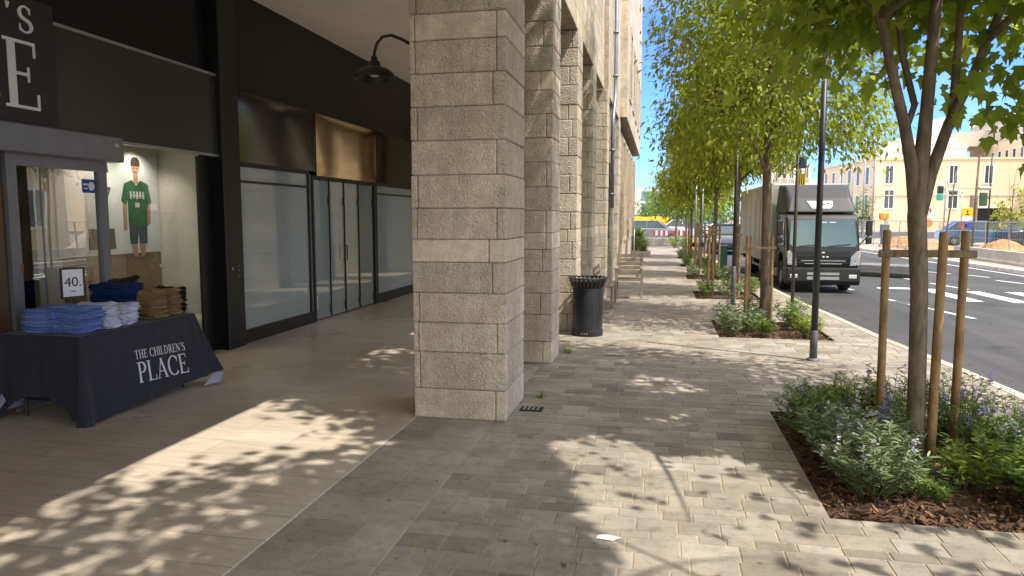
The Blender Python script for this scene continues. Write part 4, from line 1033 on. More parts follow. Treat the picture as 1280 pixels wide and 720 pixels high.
def make_tree(label, x, y, trunk_pts, trunk_r, limbs, cr, leafargs, leafmat, tmpl, bark, seed, group='street trees planted along the pavement', nbr=34, name='street_tree'):
    t = thing(name, label, 'tree', (x, y, 0), 0, group); r = random.Random(seed)
    m = MB(); m.tube([(px, py, pz) for px, py, pz in trunk_pts], trunk_r, 12); smooth_angle(m.build('trunk', bark, t), 80)
    P, D, Nn, sz, tone, C = crown_leaves(**leafargs, origin=(x, y, 0), seed=seed)
    m = MB(); starts = [Vector(p) for p in trunk_pts[len(trunk_pts)//2+1:]]
    for lp, lr in limbs: m.tube(lp, lr, 9); starts += [Vector(p) for p in lp[2:]]
    idx = list(range(len(C))); r.shuffle(idx)
    for i in idx[:nbr]:
        e = Vector(C[i]); s = min(starts, key=lambda q: (q-e).length + (1.2 if q.z > e.z-.1 else 0))
        L_ = (e-s).length; pts = limb_pts(s, e, .10, r); r0_ = min(.03, .008+.012*L_); m.tube(pts, [r0_*(1-.8*k/(len(pts)-1)) for k in range(len(pts))], 5)
    if m.v: m.build('limbs', bark, t, smooth=True)
    leaf_object('crown', P, D, Nn, sz, tone, tmpl, leafmat, t)
    return t
# nearest tree: forked trunk, big lobed leaves
x, y = 1.745, 5.29
lm = [([(-.06, 0, 1.70), (-.105, 0, 2.02), (-.17, -.02, 2.3), (-.26, -.05, 2.6), (-.36, -.05, 3.0), (-.55, -.1, 3.7), (-.8, -.2, 4.6)], [.05, .042, .036, .032, .029, .025, .018]),
      ([(-.16, .0, 2.25), (-.08, .1, 2.45), (-.16, .15, 2.8), (-.2, .3, 3.4)], [.02, .022, .022, .018]),
      ([(-.055, 0, 1.66), (.01, 0, 1.98), (.105, 0, 2.32), (.21, .02, 2.55), (.32, .05, 2.85), (.5, .1, 3.3), (.8, .2, 4.2)], [.05, .040, .034, .028, .025, .022, .016]),
      ([(.11, 0, 2.28), (.14, .05, 2.5), (.16, .08, 2.85), (.2, .2, 3.6)], [.026, .026, .024, .018])]
ex = [(2.75, 5.3, 2.55), (2.95, 5.6, 2.5), (2.6, 5.5, 2.62), (2.85, 5.1, 2.75), (3.1, 5.4, 2.7), (2.45, 5.7, 2.7), (2.6, 5.0, 2.8), (2.9, 5.8, 2.7), (3.2, 5.2, 2.9), (2.35, 5.45, 2.75), (2.75, 5.75, 2.9), (2.3, 5.2, 2.85), (2.25, 5.35, 2.5), (2.42, 5.3, 2.45), (2.5, 5.6, 2.48), (1.0, 5.6, 3.15), (1.15, 5.8, 3.0), (1.3, 6.0, 2.95), (1.45, 5.9, 3.0), (1.2, 5.4, 3.25), (.98, 6.1, 3.2), (1.12, 6.5, 3.15), (1.4, 6.5, 3.1), (1.6, 6.2, 3.05), (1.25, 6.2, 3.0), (1.05, 5.9, 3.1)]
make_tree('nearest street tree with a forked trunk and big lobed leaves', x, y, [(.0, 0, -.06), (.01, 0, .02), (0, .01, .6), (-.02, 0, 1.2), (-.06, 0, 1.7), (-.05, .01, 2.0), (-.03, .02, 2.4), (.0, .05, 3.0), (.03, .1, 4.0), (.0, .1, 6.0), (.05, .1, 8.0)],
          [.071, .062, .057, .055, .060, .053, .041, .038, .033, .025, .012], lm, None,
          dict(center=(2.0, 5.6, 5.6), rad=(2.45, 2.75, 4.6), zlow=3.16, ncl=600, per=38, spread=(.26, .26, .17), size=.122, extra=ex+dense(5, 90, 4.0, 9.5, DENSE)+dense(15, 100, 3.0, 9.5, COLSH), up=.65, low=150, vase=(.85, 2.6, 2.6)), LEAF_MAPLE, MAPLE, BARK, 3)
def slim_tree(label, x, y, zlow, h, rr, ncl, per, size, seed,  tr=.07, gaps=True, mat=LEAF_LIME, bark=BARKD, group='street trees planted along the pavement', name='street_tree', spread=.24, extra=()):
    r = random.Random(seed); lean = [r.uniform(-.05, .05) for _ in range(2)]
    tp = [(0, 0, -.06), (0, 0, .03), (lean[0]*.4, 0, 1.2), (lean[0], lean[1], zlow), (lean[0]*1.5, lean[1]*2, zlow+(h-zlow)*.4), (lean[0], lean[1], h*.93)]
    lm = []
    for k in range(5):
        a = r.uniform(0, 6.28); s0 = Vector((lean[0], lean[1], zlow-.25+.28*k)); e0 = s0+Vector((math.cos(a)*rr*.65, math.sin(a)*rr*.65, 1.1+.3*k))
        pts = limb_pts(s0, e0, .08, r); lm.append((pts, [tr*.42*(1-.75*q/5) for q in range(6)]))
    zc = zlow+(h-zlow)*.42
    return make_tree(label, x, y, tp, [tr*1.15, tr, tr*.92, tr*.8, tr*.5, tr*.12], lm, None,
        dict(center=(x, y, zc), rad=(rr, rr, h-zc), zlow=zlow, ncl=ncl, per=per, spread=(spread, spread, spread*.7), size=size, up=(zc-zlow)/(h-zc)*1.15, gaps=gaps, low=ncl//5, extra=extra), mat, MAPLE if mat is LEAF_MAPLE else SPRAY, bark, seed, group, name=name)
slim_tree('second street tree with a full bright green crown near the lamp post', 1.65, 11.9, 2.62, 8.8, 1.72, 640, 50, .105, 21, .072)
slim_tree('third street tree behind the second with pale sunlit leaves', 1.6, 16.3, 2.7, 6.9, 1.42, 400, 46, .12, 22, .06)
slim_tree('fourth street tree in the row with a narrow crown before the far shrubs', 1.5, 21.0, 2.6, 6.2, 1.35, 300, 40, .14, 23, .06)
slim_tree('fifth street tree in the row standing beside a thin sign post', 1.4, 26.0, 2.3, 5.4, 1.25, 200, 24, .2, 24, .055)
slim_tree('sixth street tree at the far end of the staked row', 1.3, 31.0, 2.1, 5.6, 1.5, 140, 22, .22, 25, .055)
slim_tree('small round tree standing alone past the end of the pavement', .9, 42, 1.6, 4.4, 1.6, 120, 22, .2, 26, .06, False, LEAF_GREEN, group='far trees beyond the pavement')
for i, (px, py, zl, h, rr, lb) in enumerate([(2.6, 52, 1.4, 4.0, 1.8, 'round green tree in the far distance just right of the small tree'), (4.4, 60, 1.3, 4.6, 2.2, 'wide green tree in the far distance behind the parked car'), (-.6, 70, 1.4, 4.2, 2.0, 'dark round tree in the far distance left of the pavement end')]):
    slim_tree(lb, px, py, zl, h, rr, 90, 20, .26, 30+i, .07, False, LEAF_GREEN, group='far trees beyond the pavement')
# the row goes on behind the viewer
slim_tree('street tree of the same row standing behind the viewpoint', 1.9, .5, 3.3, 11.0, 2.9, 620, 28, .16, 41, .075, True, LEAF_MAPLE, BARK, extra=dense(8, 110, 2.0, 4.2, DENSE))
slim_tree('street tree of the same row farther behind the viewpoint', 1.9, -6.2, 2.8, 9.0, 2.2, 200, 22, .16, 42, .075, False, LEAF_MAPLE, BARK)

fr = np.random.default_rng(12); nl = 70
FPp = np.stack([fr.uniform(-1.9, 3.2, nl), fr.uniform(2.4, 15, nl), np.full(nl, .006)], 1); FPp[:20, 0] = fr.uniform(-1.3, -1.1, 20)
o = leaf_object('fallen_leaves', FPp, np.stack([fr.normal(size=nl), fr.normal(size=nl), fr.uniform(0, .15, nl)], 1), unit(np.array([0, 0, 1.])+fr.normal(size=(nl, 3))*.15), fr.uniform(.03, .07, nl), fr.uniform(0, 1, nl), SPRAY, leaf_mat('dry_leaves', (.14, .08, .03), (.34, .24, .09), (.2, .12, .03), .2), None, .3)
tag(o, 'scattered dry leaves lying on the pavement', 'leaves', kind='stuff')
# ---- timber stakes
def stakes(label, x, y, pts, h, r, rail=None, mat=STAKEW):
    t = thing('tree_stakes', label, 'tree stakes', (x, y, 0), 0, 'timber stakes holding the street trees')
    for k, (px, py) in enumerate(pts):
        q = random.Random(k+int(x*100)); m = MB(); dx, dy = q.uniform(-.015, .015), q.uniform(-.015, .015)
        m.tube([(px-x, py-y, -.06), (px-x+dx*.3, py-y+dy*.3, h*.4), (px-x+dx, py-y+dy, h-.012), (px-x+dx, py-y+dy, h)], [r*1.04, r, r*.96, r*.86], 12); smooth_angle(m.build('stake', mat, t), 40)
    if rail:
        for (ax, ay, az), (bx, by, bz), w in rail:
            a, b = Vector((ax-x, ay-y, az)), Vector((bx-x, by-y, bz)); d = (b-a); L_ = d.length
            m = MB(); m.M = Matrix.Translation(a) @ Matrix.Rotation(math.atan2(d.y, d.x), 4, 'Z') @ Matrix.Rotation(-math.asin(d.z/L_), 4, 'Y')
            m.cbox(0, -w*.35, -w, L_, w*.35, w, .008); m.M = None; m.build('cross_rail', RAILW, t)
    return t
stakes('three rough timber stakes with a cross rail around the nearest tree', 1.8, 5.6, [(1.70, 5.93), (1.84, 5.26), (2.19, 5.83)], 1.6, .030,
       [((1.62, 5.885, 1.425), (2.26, 5.785, 1.43), .028)])
def zrow(lbl, x, y, dx, h, r):
    stakes(lbl, x, y, [(x-dx, y-.12), (x-dx*.72, y+.1), (x+dx*.6, y-.1)], h, r, [((x-dx-.05, y-.15, h-.18), (x+dx*.6+.05, y-.13, h-.18), .02)])
zrow('three thin pale stakes around the second street tree', 1.58, 11.85, .24, 1.4, .026)
zrow('three thin stakes around the third street tree', 1.45, 16.3, .4, 1.5, .03)
zrow('three thin stakes around the fourth street tree', 1.4, 21.0, .4, 1.5, .03)
zrow('three thin stakes around the fifth street tree', 1.3, 26.0, .4, 1.5, .03)

# ---- shrubs in the beds
def shrub(label, x, y, h, w, n, mat, tmpl, size, seed, flowers=0, fmat=None, group='flowering shrubs in the planting beds', stem=.004, upright=.5):
    t = thing('shrub', label, 'shrub', (x, y, -.04), 0, group); r = np.random.default_rng(seed); rr = random.Random(seed)
    ns = max(8, int(n/26)); m = MB(); P = []; D = []; tips = []
    for k in range(ns):
        a = rr.uniform(0, 6.28); q = math.sqrt(rr.uniform(0, 1)); L_ = h*rr.uniform(.55, 1.08)*(1-.25*q*q)
        e = Vector((math.cos(a)*q*w, math.sin(a)*q*w, L_)); s0 = Vector((e.x*.25, e.y*.25, 0)); pts = limb_pts(s0, e, .12, rr, 4)
        m.tube(pts, [stem, stem*.9, stem*.7, stem*.5, stem*.3], 4, cap=False); tips.append(e)
        for j in range(int(n/ns)):
            u = rr.uniform(.18, 1)**.7; i = min(3, int(u*4)); p = pts[i].lerp(pts[i+1], u*4-i)
            b = rr.uniform(0, 6.28); dv = Vector((math.cos(b), math.sin(b), rr.uniform(-.2, .2)+upright)); P.append(p[:]); D.append(dv[:])
    m.build('stems', simple('shrub_stem', (.10, .13, .05), .8, var=.3), t)
    P = np.array(P)+r.normal(size=(len(P), 3))*.006; D = np.array(D); Nn = unit(np.array([0, 0, 1.])+r.normal(size=P.shape)*.5)
    ct = r.normal(.45, .22, len(P))
    leaf_object('leaves', P, D, Nn, size*r.uniform(.6, 1.25, len(P)), ct, tmpl, mat, t, .25)['kind'] = 'stuff'
    if flowers:
        FP = []; FD = []
        for k in range(flowers):
            e = rr.choice(tips); ln = rr.uniform(.05, .13)
            for j in range(12):
                b = rr.uniform(0, 6.28); FP.append((e.x+rr.gauss(0, .005)+.012*(k % 3-1), e.y+rr.gauss(0, .005), e.z+ln*j/12-.01)); FD.append((math.cos(b), math.sin(b), rr.uniform(-.2, .6)))
        FP = np.array(FP); FD = np.array(FD)
        leaf_object('blossoms', FP, FD, unit(np.array([0, 0, 1.])+r.normal(size=FP.shape)*.6), .024*r.uniform(.7, 1.4, len(FP)), r.uniform(0, 1, len(FP)), OVAL, fmat or FLOWER, t, .1)['kind'] = 'stuff'
    return t
BED1 = [ # label, x, y, h, w, n, mat, tmpl, size, flowers, fmat
 ('silvery sage bush closest to us at the near left corner of the nearest bed', 1.32, 4.72, .46, .26, 1500, LEAF_SAGE, LANCE, .062, 7, FLOWER_P),
 ('grey green sage bush on the left edge of the nearest bed', 1.27, 5.20, .44, .25, 1300, LEAF_SAGE, LANCE, .06, 6, FLOWER_P),
 ('dusky green bush on the left edge of the nearest bed before its back corner', 1.24, 5.75, .42, .24, 1200, LEAF_GREEN, LANCE, .055, 3, FLOWER),
 ('green bush at the back left corner of the nearest bed', 1.26, 6.25, .40, .24, 1200, LEAF_GREEN, LANCE, .05, 0, None),
 ('yellow green bush at the back of the nearest bed left of the stakes', 1.55, 6.30, .44, .22, 1100, LEAF_BRIGHT, LANCE, .05, 0, None),
 ('bush with dark purple flower heads between the stakes of the nearest tree', 1.92, 6.22, .50, .24, 1000, LEAF_GREEN, LANCE, .05, 12, FLOWER),
 ('tall purple flowered bush at the back right of the nearest bed', 2.33, 6.15, .50, .25, 1100, LEAF_GREEN, LANCE, .05, 16, FLOWER),
 ('purple flowered bush on the right side of the nearest bed', 2.42, 5.65, .48, .26, 1200, LEAF_GREEN, LANCE, .055, 14, FLOWER),
 ('leafy green bush on the near right of the nearest bed', 2.35, 5.1, .44, .26, 1200, LEAF_GREEN, LANCE, .06, 6, FLOWER_P),
 ('broad leaved green bush at the near right corner of the nearest bed', 2.28, 4.62, .36, .24, 900, LEAF_GREEN, OVAL, .06, 0, None),
 ('low lime coloured bush right of the nearest trunk', 1.98, 4.95, .34, .19, 700, LEAF_BRIGHT, LANCE, .06, 0, None),
 ('small red tinged plant in front of the nearest trunk', 1.66, 4.72, .22, .16, 420, LEAF_GREEN, LANCE, .045, 0, None),
 ('small sage plant just left of the nearest trunk', 1.55, 5.2, .40, .19, 800, LEAF_SAGE, LANCE, .055, 5, FLOWER),
 ('dark green bush behind the nearest trunk', 1.85, 5.75, .40, .2, 800, LEAF_GREEN, LANCE, .05, 4, FLOWER)]
for i, (lb, x, y, h, w, n, mt, tm, sz, fl, fm) in enumerate(BED1): shrub(lb, x, y, h*1.02, w*1.3, int(n*1.5), mt, tm, sz, 100+i, int(fl*1.6), fm)
BED2 = [('silver grey bush at the near left corner of the second bed', 1.05, 10.8, .45, .24, 600, LEAF_SAGE), ('grey bush at the back left of the second bed', 1.1, 11.5, .55, .26, 600, LEAF_SAGE), ('low green bush in the near middle of the second bed', 1.5, 10.8, .32, .24, 500, LEAF_GREEN),
        ('bright yellow green bush at the near right corner of the second bed', 2.12, 10.85, .42, .24, 600, LEAF_BRIGHT), ('green bush at the right edge of the second bed', 2.1, 11.4, .45, .26, 600, LEAF_GREEN), ('green bush behind the second tree trunk', 1.6, 11.95, .5, .28, 600, LEAF_GREEN), ('green bush at the back right corner of the second bed', 2.05, 11.95, .5, .26, 600, LEAF_GREEN), ('leafy bush at the left of the second tree trunk', 1.35, 11.2, .42, .22, 500, LEAF_SAGE)]
for i, (lb, x, y, h, w, n, mt) in enumerate(BED2): shrub(lb, x, y, h, w, n, mt, LANCE, .075, 150+i, 3 if i in (1, 4) else 0, FLOWER)
nm = ['third', 'fourth', 'fifth', 'sixth']
for b, (x0, y0, x1, y1) in enumerate(BEDS[2:]):
    for i, (u, v, lb) in enumerate([(.17, .2, 'near left corner'), (.5, .22, 'near middle'), (.83, .2, 'near right corner'), (.2, .75, 'back left corner'), (.55, .8, 'back middle'), (.85, .78, 'back right corner')]):
        shrub(f'{"grey green" if (i+b) % 2 else "green"} bush at the {lb} of the {nm[b]} bed', x0+(x1-x0)*u, y0+(y1-y0)*v, .42+.05*((i*7+b) % 3), .26, 300, LEAF_SAGE if (i+b) % 2 else LEAF_GREEN, LANCE, .10, 200+b*10+i)
for i, (x, y, h, w, lb) in enumerate([(-1.08, 6.62, .10, .05, 'tuft of weeds at the foot of the nearest column'), (-1.1, 8.85, .14, .06, 'tuft of weeds at the foot of the second column')]):
    shrub(lb, x, y, h, w, 60, LEAF_BRIGHT, LANCE, .05, 300+i, group='weeds at the column feet')

# ================================================================== VEHICLES
def wheel(parent, x, y, r, w, side):
    wl = bpy.data.objects.new('wheel', None); COL.objects.link(wl); wl.parent = parent; wl.location = (x, y, r); wl.empty_display_size = .05
    wl.rotation_euler = (0, R(90)*side, 0)
    m = MB(); m.lathe([(r*.58, -w/2), (r*.9, -w/2), (r*.98, -w*.36), (r, -w*.2), (r, w*.2), (r*.98, w*.36), (r*.9, w/2), (r*.58, w/2), (r*.56, w*.3)], 28)
    smooth_angle(m.build('tyre', RUBBER, wl), 40)
    m = MB(); m.lathe([(r*.57, w*.42), (r*.50, w*.42), (r*.46, w*.15), (r*.30, w*.22), (r*.26, w*.40), (r*.12, w*.46), (0, w*.46)], 24); smooth_angle(m.build('rim', GREYM, wl), 40)
    return wl
tk = thing('box_truck', 'charcoal cabbed box truck with a tall grey cargo box parked at the kerb', 'truck', (3.83, 18.3, ZR), R(.6))
def side_prism(m, prof, x0, x1):                # profile in (y, z)
    n = len(prof); m.add([(x0, y, z) for y, z in prof]+[(x1, y, z) for y, z in prof], [tuple(range(n)), tuple(range(n, 2*n))[::-1]]+[(i, n+i, n+(i+1) % n, (i+1) % n) for i in range(n)])
def bevel(o, w, seg=2):
    md = o.modifiers.new('b', 'BEVEL'); md.width = w; md.segments = seg; md.limit_method = 'ANGLE'; md.angle_limit = R(30); md.harden_normals = False
    return o
W = .82
m = MB(); side_prism(m, [(.03, .62), (.0, .72), (.02, 1.08), (.24, 1.76), (.34, 1.87), (.6, 1.91), (1.62, 1.91), (1.68, 1.84), (1.68, .50), (1.30, .50), (1.24, .80), (1.05, .92), (.75, .92), (.56, .80), (.5, .5), (.04, .5)], -W, W)
bevel(smooth_angle(m.build('cab', CABM, tk), 30), .05, 3)
m = MB(); side_prism(m, [(-.05, .20), (-.08, .30), (-.07, .60), (.02, .63), (.48, .58), (.48, .24), (.1, .20)], -W-.01, W+.01); bp = bevel(m.build('bumper', CABM, tk), .03)
m = MB(); m.box(-.36, -.087, .33, .36, -.068, .40); m.box(-.36, -.087, .44, .36, -.066, .50); m.build('bumper_vent', GREYM, bp)
for s in (-1, 1):
    m = MB(); m.cbox(s*.66-.09, -.09, .36, s*.66+.09, -.06, .45, .01); m.build('fog_lamp', LAMPR, bp)
# windscreen follows the slope of the cab front
def front(y0, z0, y1, z1, z, off): t = (z-z0)/(z1-z0); return y0+(y1-y0)*t-off
m = MB(); q = [(-.70, 1.11), (.70, 1.11), (.76, 1.18), (.72, 1.70), (.66, 1.745), (-.66, 1.745), (-.72, 1.70), (-.76, 1.18)]
m.prism(q, lambda u, v, w: Vector((u, front(.02, 1.08, .24, 1.76, v, .006+w), v)), .008); wsn = m.build('windscreen', wavy_gloss('windscreen_glass', (.06, .11, .115), .03, 0, .06, 1, .9), tk)
m = MB()
for x0, x1 in ((-.55, -.05), (.1, .6)): m.tube([(x0, front(.02, 1.08, .24, 1.76, 1.12, .03), 1.12), (x1, front(.02, 1.08, .24, 1.76, 1.17, .03), 1.17)], .009, 5)
m.build('wiper', RUBBER, wsn)
m = MB()
for x0, x1 in ((-.16, -.10), (-.04, .1), (.16, .3)): m.box(x0, front(.02, 1.08, .24, 1.76, 1.69, .02), 1.675, x1, front(.02, 1.08, .24, 1.76, 1.69, .017), 1.70)
m.build('sticker', WHITE, wsn)
m = MB(); m.box(-.6, -.012, .93, .6, .03, 1.0); m.box(-.58, -.022, .87, .58, .02, .895); m.box(-.58, -.022, .80, .58, .02, .825); m.box(-.58, -.022, .72, .58, .02, .745); gr = m.build('grille', simple('grille_black', (.018, .018, .02), .35, .2, var=.1), tk)
m = MB(); m.box(-.42, -.026, .70, .42, -.018, .715); m.box(-.5, -.028, .77, .5, -.02, .785); m.build('chrome_strip', CHROME, gr)
m = MB()
for sx in (-.09, 0, .09): m.cbox(sx-.032, -.034, .845, sx+.032, -.02, .885, .006)
m.cbox(-.04, -.02, .95, .04, -.008, .985, .006); m.build('badge', CHROME, gr)
for s in (-1, 1):
    m = MB(); q = [(s*.60, .66), (s*.80, .68), (s*.81, 1.0), (s*.76, 1.02), (s*.62, .88)]
    if s < 0: q = q[::-1]
    m.prism(q, lambda u, v, w: Vector((u, -.012-w+.01, v)), .022); hl = m.build('headlight', LAMPR, tk)
    m = MB(); m.prism([(u*.985, .67+(v-.67)*.96) for u, v in q], lambda u, v, w: Vector((u, -.026-w, v)), .005); m.build('lamp_lens', LAMPG, hl)
    m = MB(); m.lathe([(.0, 0), (.055, 0), (.06, -.01), (.0, -.002)], 14); m.v = [(s*.71+x, -.0255+z*.1, .76+y) for x, y, z in m.v]; m.build('bulb', CHROME, hl)
    m = MB(); m.cbox(s*.80-.02+s*.0, -.005, .86, s*.80+.035, .12, .99, .01); m.build('indicator', ORANGE, tk)
    # side: window, door, mirror
    X = s*(W+.003)
    m = MB(); q = [(.42, 1.14), (1.30, 1.10), (1.30, 1.70), (.55, 1.70)]; m.prism(q if s > 0 else q[::-1], lambda u, v, w: Vector((X+s*w, u, v)), .006); dw = m.build('side_window', MATS['windscreen_glass'], tk)
    m = MB()
    for a, b, c, d in ((.36, .95, .37, 1.8), (1.38, .6, 1.39, 1.8), (.36, 1.8, 1.39, 1.81)): m.box(X-.001, a, b, X+s*.004, c, d) if s > 0 else m.box(X+s*.004, a, b, X+.001, c, d)
    m.box(min(X, X+s*.03), 1.18, .98, max(X, X+s*.03), 1.32, 1.02); m.build('door_trim', ALUD, tk)
    m = MB(); m.tube([(s*.80, .2, 1.80), (s*1.0, .05, 1.82), (s*1.02, .05, 1.4), (s*.84, .16, 1.16)], .014, 6); mr = m.build('mirror', RUBBER, tk)
    m = MB(); m.cbox(s*1.0-.07, -.01, 1.38, s*1.0+.07, .07, 1.74, .02); m.cbox(s*1.0-.065, -.01, 1.18, s*1.0+.065, .06, 1.34, .02); m.build('mirror_head', CABM, mr)
    m = MB(); m.box(min(s*.84, s*.66), .52, .28, max(s*.84, s*.66), .6, .5); m.build('step', GREYM, tk); m = MB(); m.box(min(s*.85, s*.62), 1.28, .3, max(s*.85, s*.62), 1.62, .5); m.build('step', GREYM, tk)
    wheel(tk, s*.70, .90, .37, .22, s); wheel(tk, s*.74, 6.4, .37, .30, s)
    m = MB(); m.box(s*.86-.02, 2.3, .36, s*.86+.02, 5.6, .42); m.box(s*.86-.02, 2.3, .56, s*.86+.02, 5.6, .60)
    for yy in (2.4, 4.0, 5.5): m.box(s*.86-.015, yy, .34, s*.86+.015, yy+.06, .62)
    m.build('side_guard', GREYM, tk)
m = MB(); m.box(-.42, .3, .42, -.30, 8.6, .60); m.box(.30, .3, .42, .42, 8.6, .60); m.box(-.8, 8.5, .4, .8, 8.6, .55); m.box(-.7, 2.5, .32, -.35, 3.6, .62); m.build('chassis', RUBBER, tk)
m = MB(); m.cbox(-.92, 1.86, .62, 1.0, 8.75, 2.68, .02); bx = m.build('cargo_box', BOXM, tk)
m = MB()
for zz in (.60, 2.64): m.box(-.935, 1.85, zz, -.925+.02, 8.76, zz+.06); m.box(.985, 1.85, zz, 1.015, 8.76, zz+.06)
for xx in (-.935, .955): m.box(xx, 1.845, .60, xx+.06, 1.90, 2.70)
for yy in (3.2, 4.55, 5.9, 7.25, 8.6): m.box(-.928, yy, .66, -.91, yy+.03, 2.64)
m.build('box_rail', simple('rail_pale_green', (.42, .46, .38), .5, .2, var=.1), bx)
for yy in (3.9, 4.9): m = MB(); m.box(-.931, yy, 1.0, -.9205, yy+.06, 2.3); m.build('side_strap', GREYM, bx)
# roof wind deflector
m = MB(); v = [(-.80, .38, 1.915), (.80, .38, 1.915), (.84, 1.75, 1.915), (-.84, 1.75, 1.915), (-.70, .62, 2.28), (.70, .62, 2.28), (-.76, 1.05, 2.60), (.76, 1.05, 2.60), (-.78, 1.75, 2.64), (.78, 1.75, 2.64)]
m.add(v, [(0, 1, 5, 4), (4, 5, 7, 6), (6, 7, 9, 8), (1, 2, 9, 7, 5), (0, 4, 6, 8, 3), (3, 8, 9, 2), (0, 3, 2, 1)]); df = bevel(m.build('wind_deflector', DEFL, tk), .06, 3)
dn = Vector((0, .24, .365)).normalized()
m = MB(); q = [(-.30, .24), (-.20, .04), (.22, .04), (.28, .12), (.28, .26), (-.30, .26)]
fdf = lambda u, v, w: Vector((u, .38+dn.y*(v+.08)-.365/.437*(w+.004), 1.915+dn.z*(v+.08)+.24/.437*(w+.004)))
m.prism(q, fdf, .01); pn = m.build('white_panel', simple('panel_white', (.60, .60, .58), .5, var=.05), df)
m = MB(); m.prism(rc(.02, .13, .12, .16), lambda u, v, w: fdf(u, v, w+.0105), .001); m.prism(rc(.02, .16, .04, .21), lambda u, v, w: fdf(u, v, w+.0105), .001); m.prism(rc(.15, .17, .21, .21), lambda u, v, w: fdf(u, v, w+.0105), .001); m.build('panel_marks', DARK, pn)

def car(label, x, y, rot, mat, group='cars parked beyond the junction'):
    t = thing('parked_car', label, 'car', (x, y, 0 if y > 44 or x > 11.5 else ZR), rot, group)
    m = MB(); side_prism(m, [(-2.1, .28), (-2.15, .55), (-2.05, .78), (-1.15, .92), (1.55, .95), (2.05, .90), (2.12, .55), (2.08, .28), (1.75, .22), (-1.75, .22)], -.86, .86); bevel(m.build('body', mat, t), .08, 3)
    m = MB(); v = [(-.76, -1.1, .91), (.76, -1.1, .91), (.80, 1.75, .94), (-.80, 1.75, .94), (-.60, -.35, 1.42), (.60, -.35, 1.42), (.60, 1.15, 1.44), (-.60, 1.15, 1.44)]
    m.add(v, [(0, 1, 5, 4), (1, 2, 6, 5), (2, 3, 7, 6), (3, 0, 4, 7), (4, 5, 6, 7)]); m.build('windows', WIN, t)
    m = MB(); m.cbox(-.62, -.42, 1.40, .62, 1.2, 1.47, .025)
    for s in (-1, 1):
        m.tube([(s*.77, -1.1, .92), (s*.62, -.38, 1.42)], .035, 6); m.tube([(s*.80, 1.72, .95), (s*.62, 1.12, 1.43)], .045, 6); m.tube([(s*.79, .3, .92), (s*.62, .3, 1.43)], .03, 6)
    m.build('roof', mat, t)
    for s in (-1, 1):
        m = MB(); m.cbox(s*.62-.16, -2.13, .60, s*.62+.16, -1.98, .74, .02); m.build('headlight', LAMPR, t)
        for yy in (-1.35, 1.3): wheel(t, s*.78, yy, .31, .2, s)
    m = MB(); m.box(-.5, -2.165, .35, .5, -2.1, .50); m.build('grille', RUBBER, t)
    return t
CARD = simple('car_dark_blue', (.03, .045, .075), .25, .3, var=.1, coat=1); CARB = simple('car_blue', (.07, .16, .32), .3, .2, var=.1, coat=1)
CARG = simple('car_grey', (.22, .23, .25), .3, .4, var=.1, coat=1); CARW = simple('car_white', (.72, .73, .74), .3, var=.05, coat=1); CARK = simple('car_black', (.02, .02, .022), .25, var=.1, coat=1)
car('dark blue car parked on the road behind the box truck', 3.35, 38, 0, CARD)
car('grey car standing crosswise behind the low wall at the pavement end', -.5, 50, R(85), CARG)
car('white car in the distance beyond the pavement end', 2.2, 57, R(70), CARW)
car('blue car behind the fence beside the round road signs', 18.3, 47, R(80), CARB)
car('black car behind the fence under the young tree', 23.0, 49.5, R(75), CARK)
car('grey car behind the fence at the right edge of the picture', 26.0, 52, R(85), CARG)
car('dark blue car parked behind the earth heap', 20.8, 45.0, R(95), CARD)
car('white car on the far side of the road seen only in shop glass', 14.5, 17, R(5), CARW)

# ================================================================== ACROSS THE ROAD
def along(p, q, t): return (p[0]+(q[0]-p[0])*t, p[1]+(q[1]-p[1])*t)
FWL = [(12.55, 34.4), (12.42, 31.2), (12.32, 28.0), (12.28, 24.8), (12.26, 21.6), (12.25, 18.4), (12.25, 15.2)]
BL = ['at the far left end of the wall', 'second from the far left end of the wall', 'before the earth heap', 'beside the orange barrier', 'across the road from the zebra stripes', 'seen only past the right edge', 'farthest past the right edge']
for i, (x, y) in enumerate(FWL):
    m = MB(); m.tone = random.uniform(.85, 1.15); side = [(-.2, 0), (-.2, .07), (-.12, .14), (-.1, .46), (.1, .46), (.12, .14), (.2, .07), (.2, 0)]
    n = 8; m.add([(u, -1.58, v) for u, v in side]+[(u, 1.58, v) for u, v in side], [tuple(range(n)), tuple(range(n, 2*n))[::-1]]+[(k, n+k, n+(k+1) % n, (k+1) % n) for k in range(n)])
    o = m.build('concrete_barrier', CONC); o.location = (x, y-1.6, 0); o.rotation_euler.z = -.03
    tag(o, f'low beige concrete barrier block {BL[i]}', 'barrier', 'concrete barrier blocks across the road')
ob = thing('plastic_barrier', 'faded orange plastic barrier wedged into the concrete wall across the road', 'barrier', (12.2, 26.2, 0))
m = MB(); m.cbox(-.25, -.25, 0, .1, .25, .5, .04); m.build('body', ORANGE, ob); m = MB(); m.box(-.255, -.2, .3, -.2505, .2, .4); m.build('reflector', WHITE, ob)
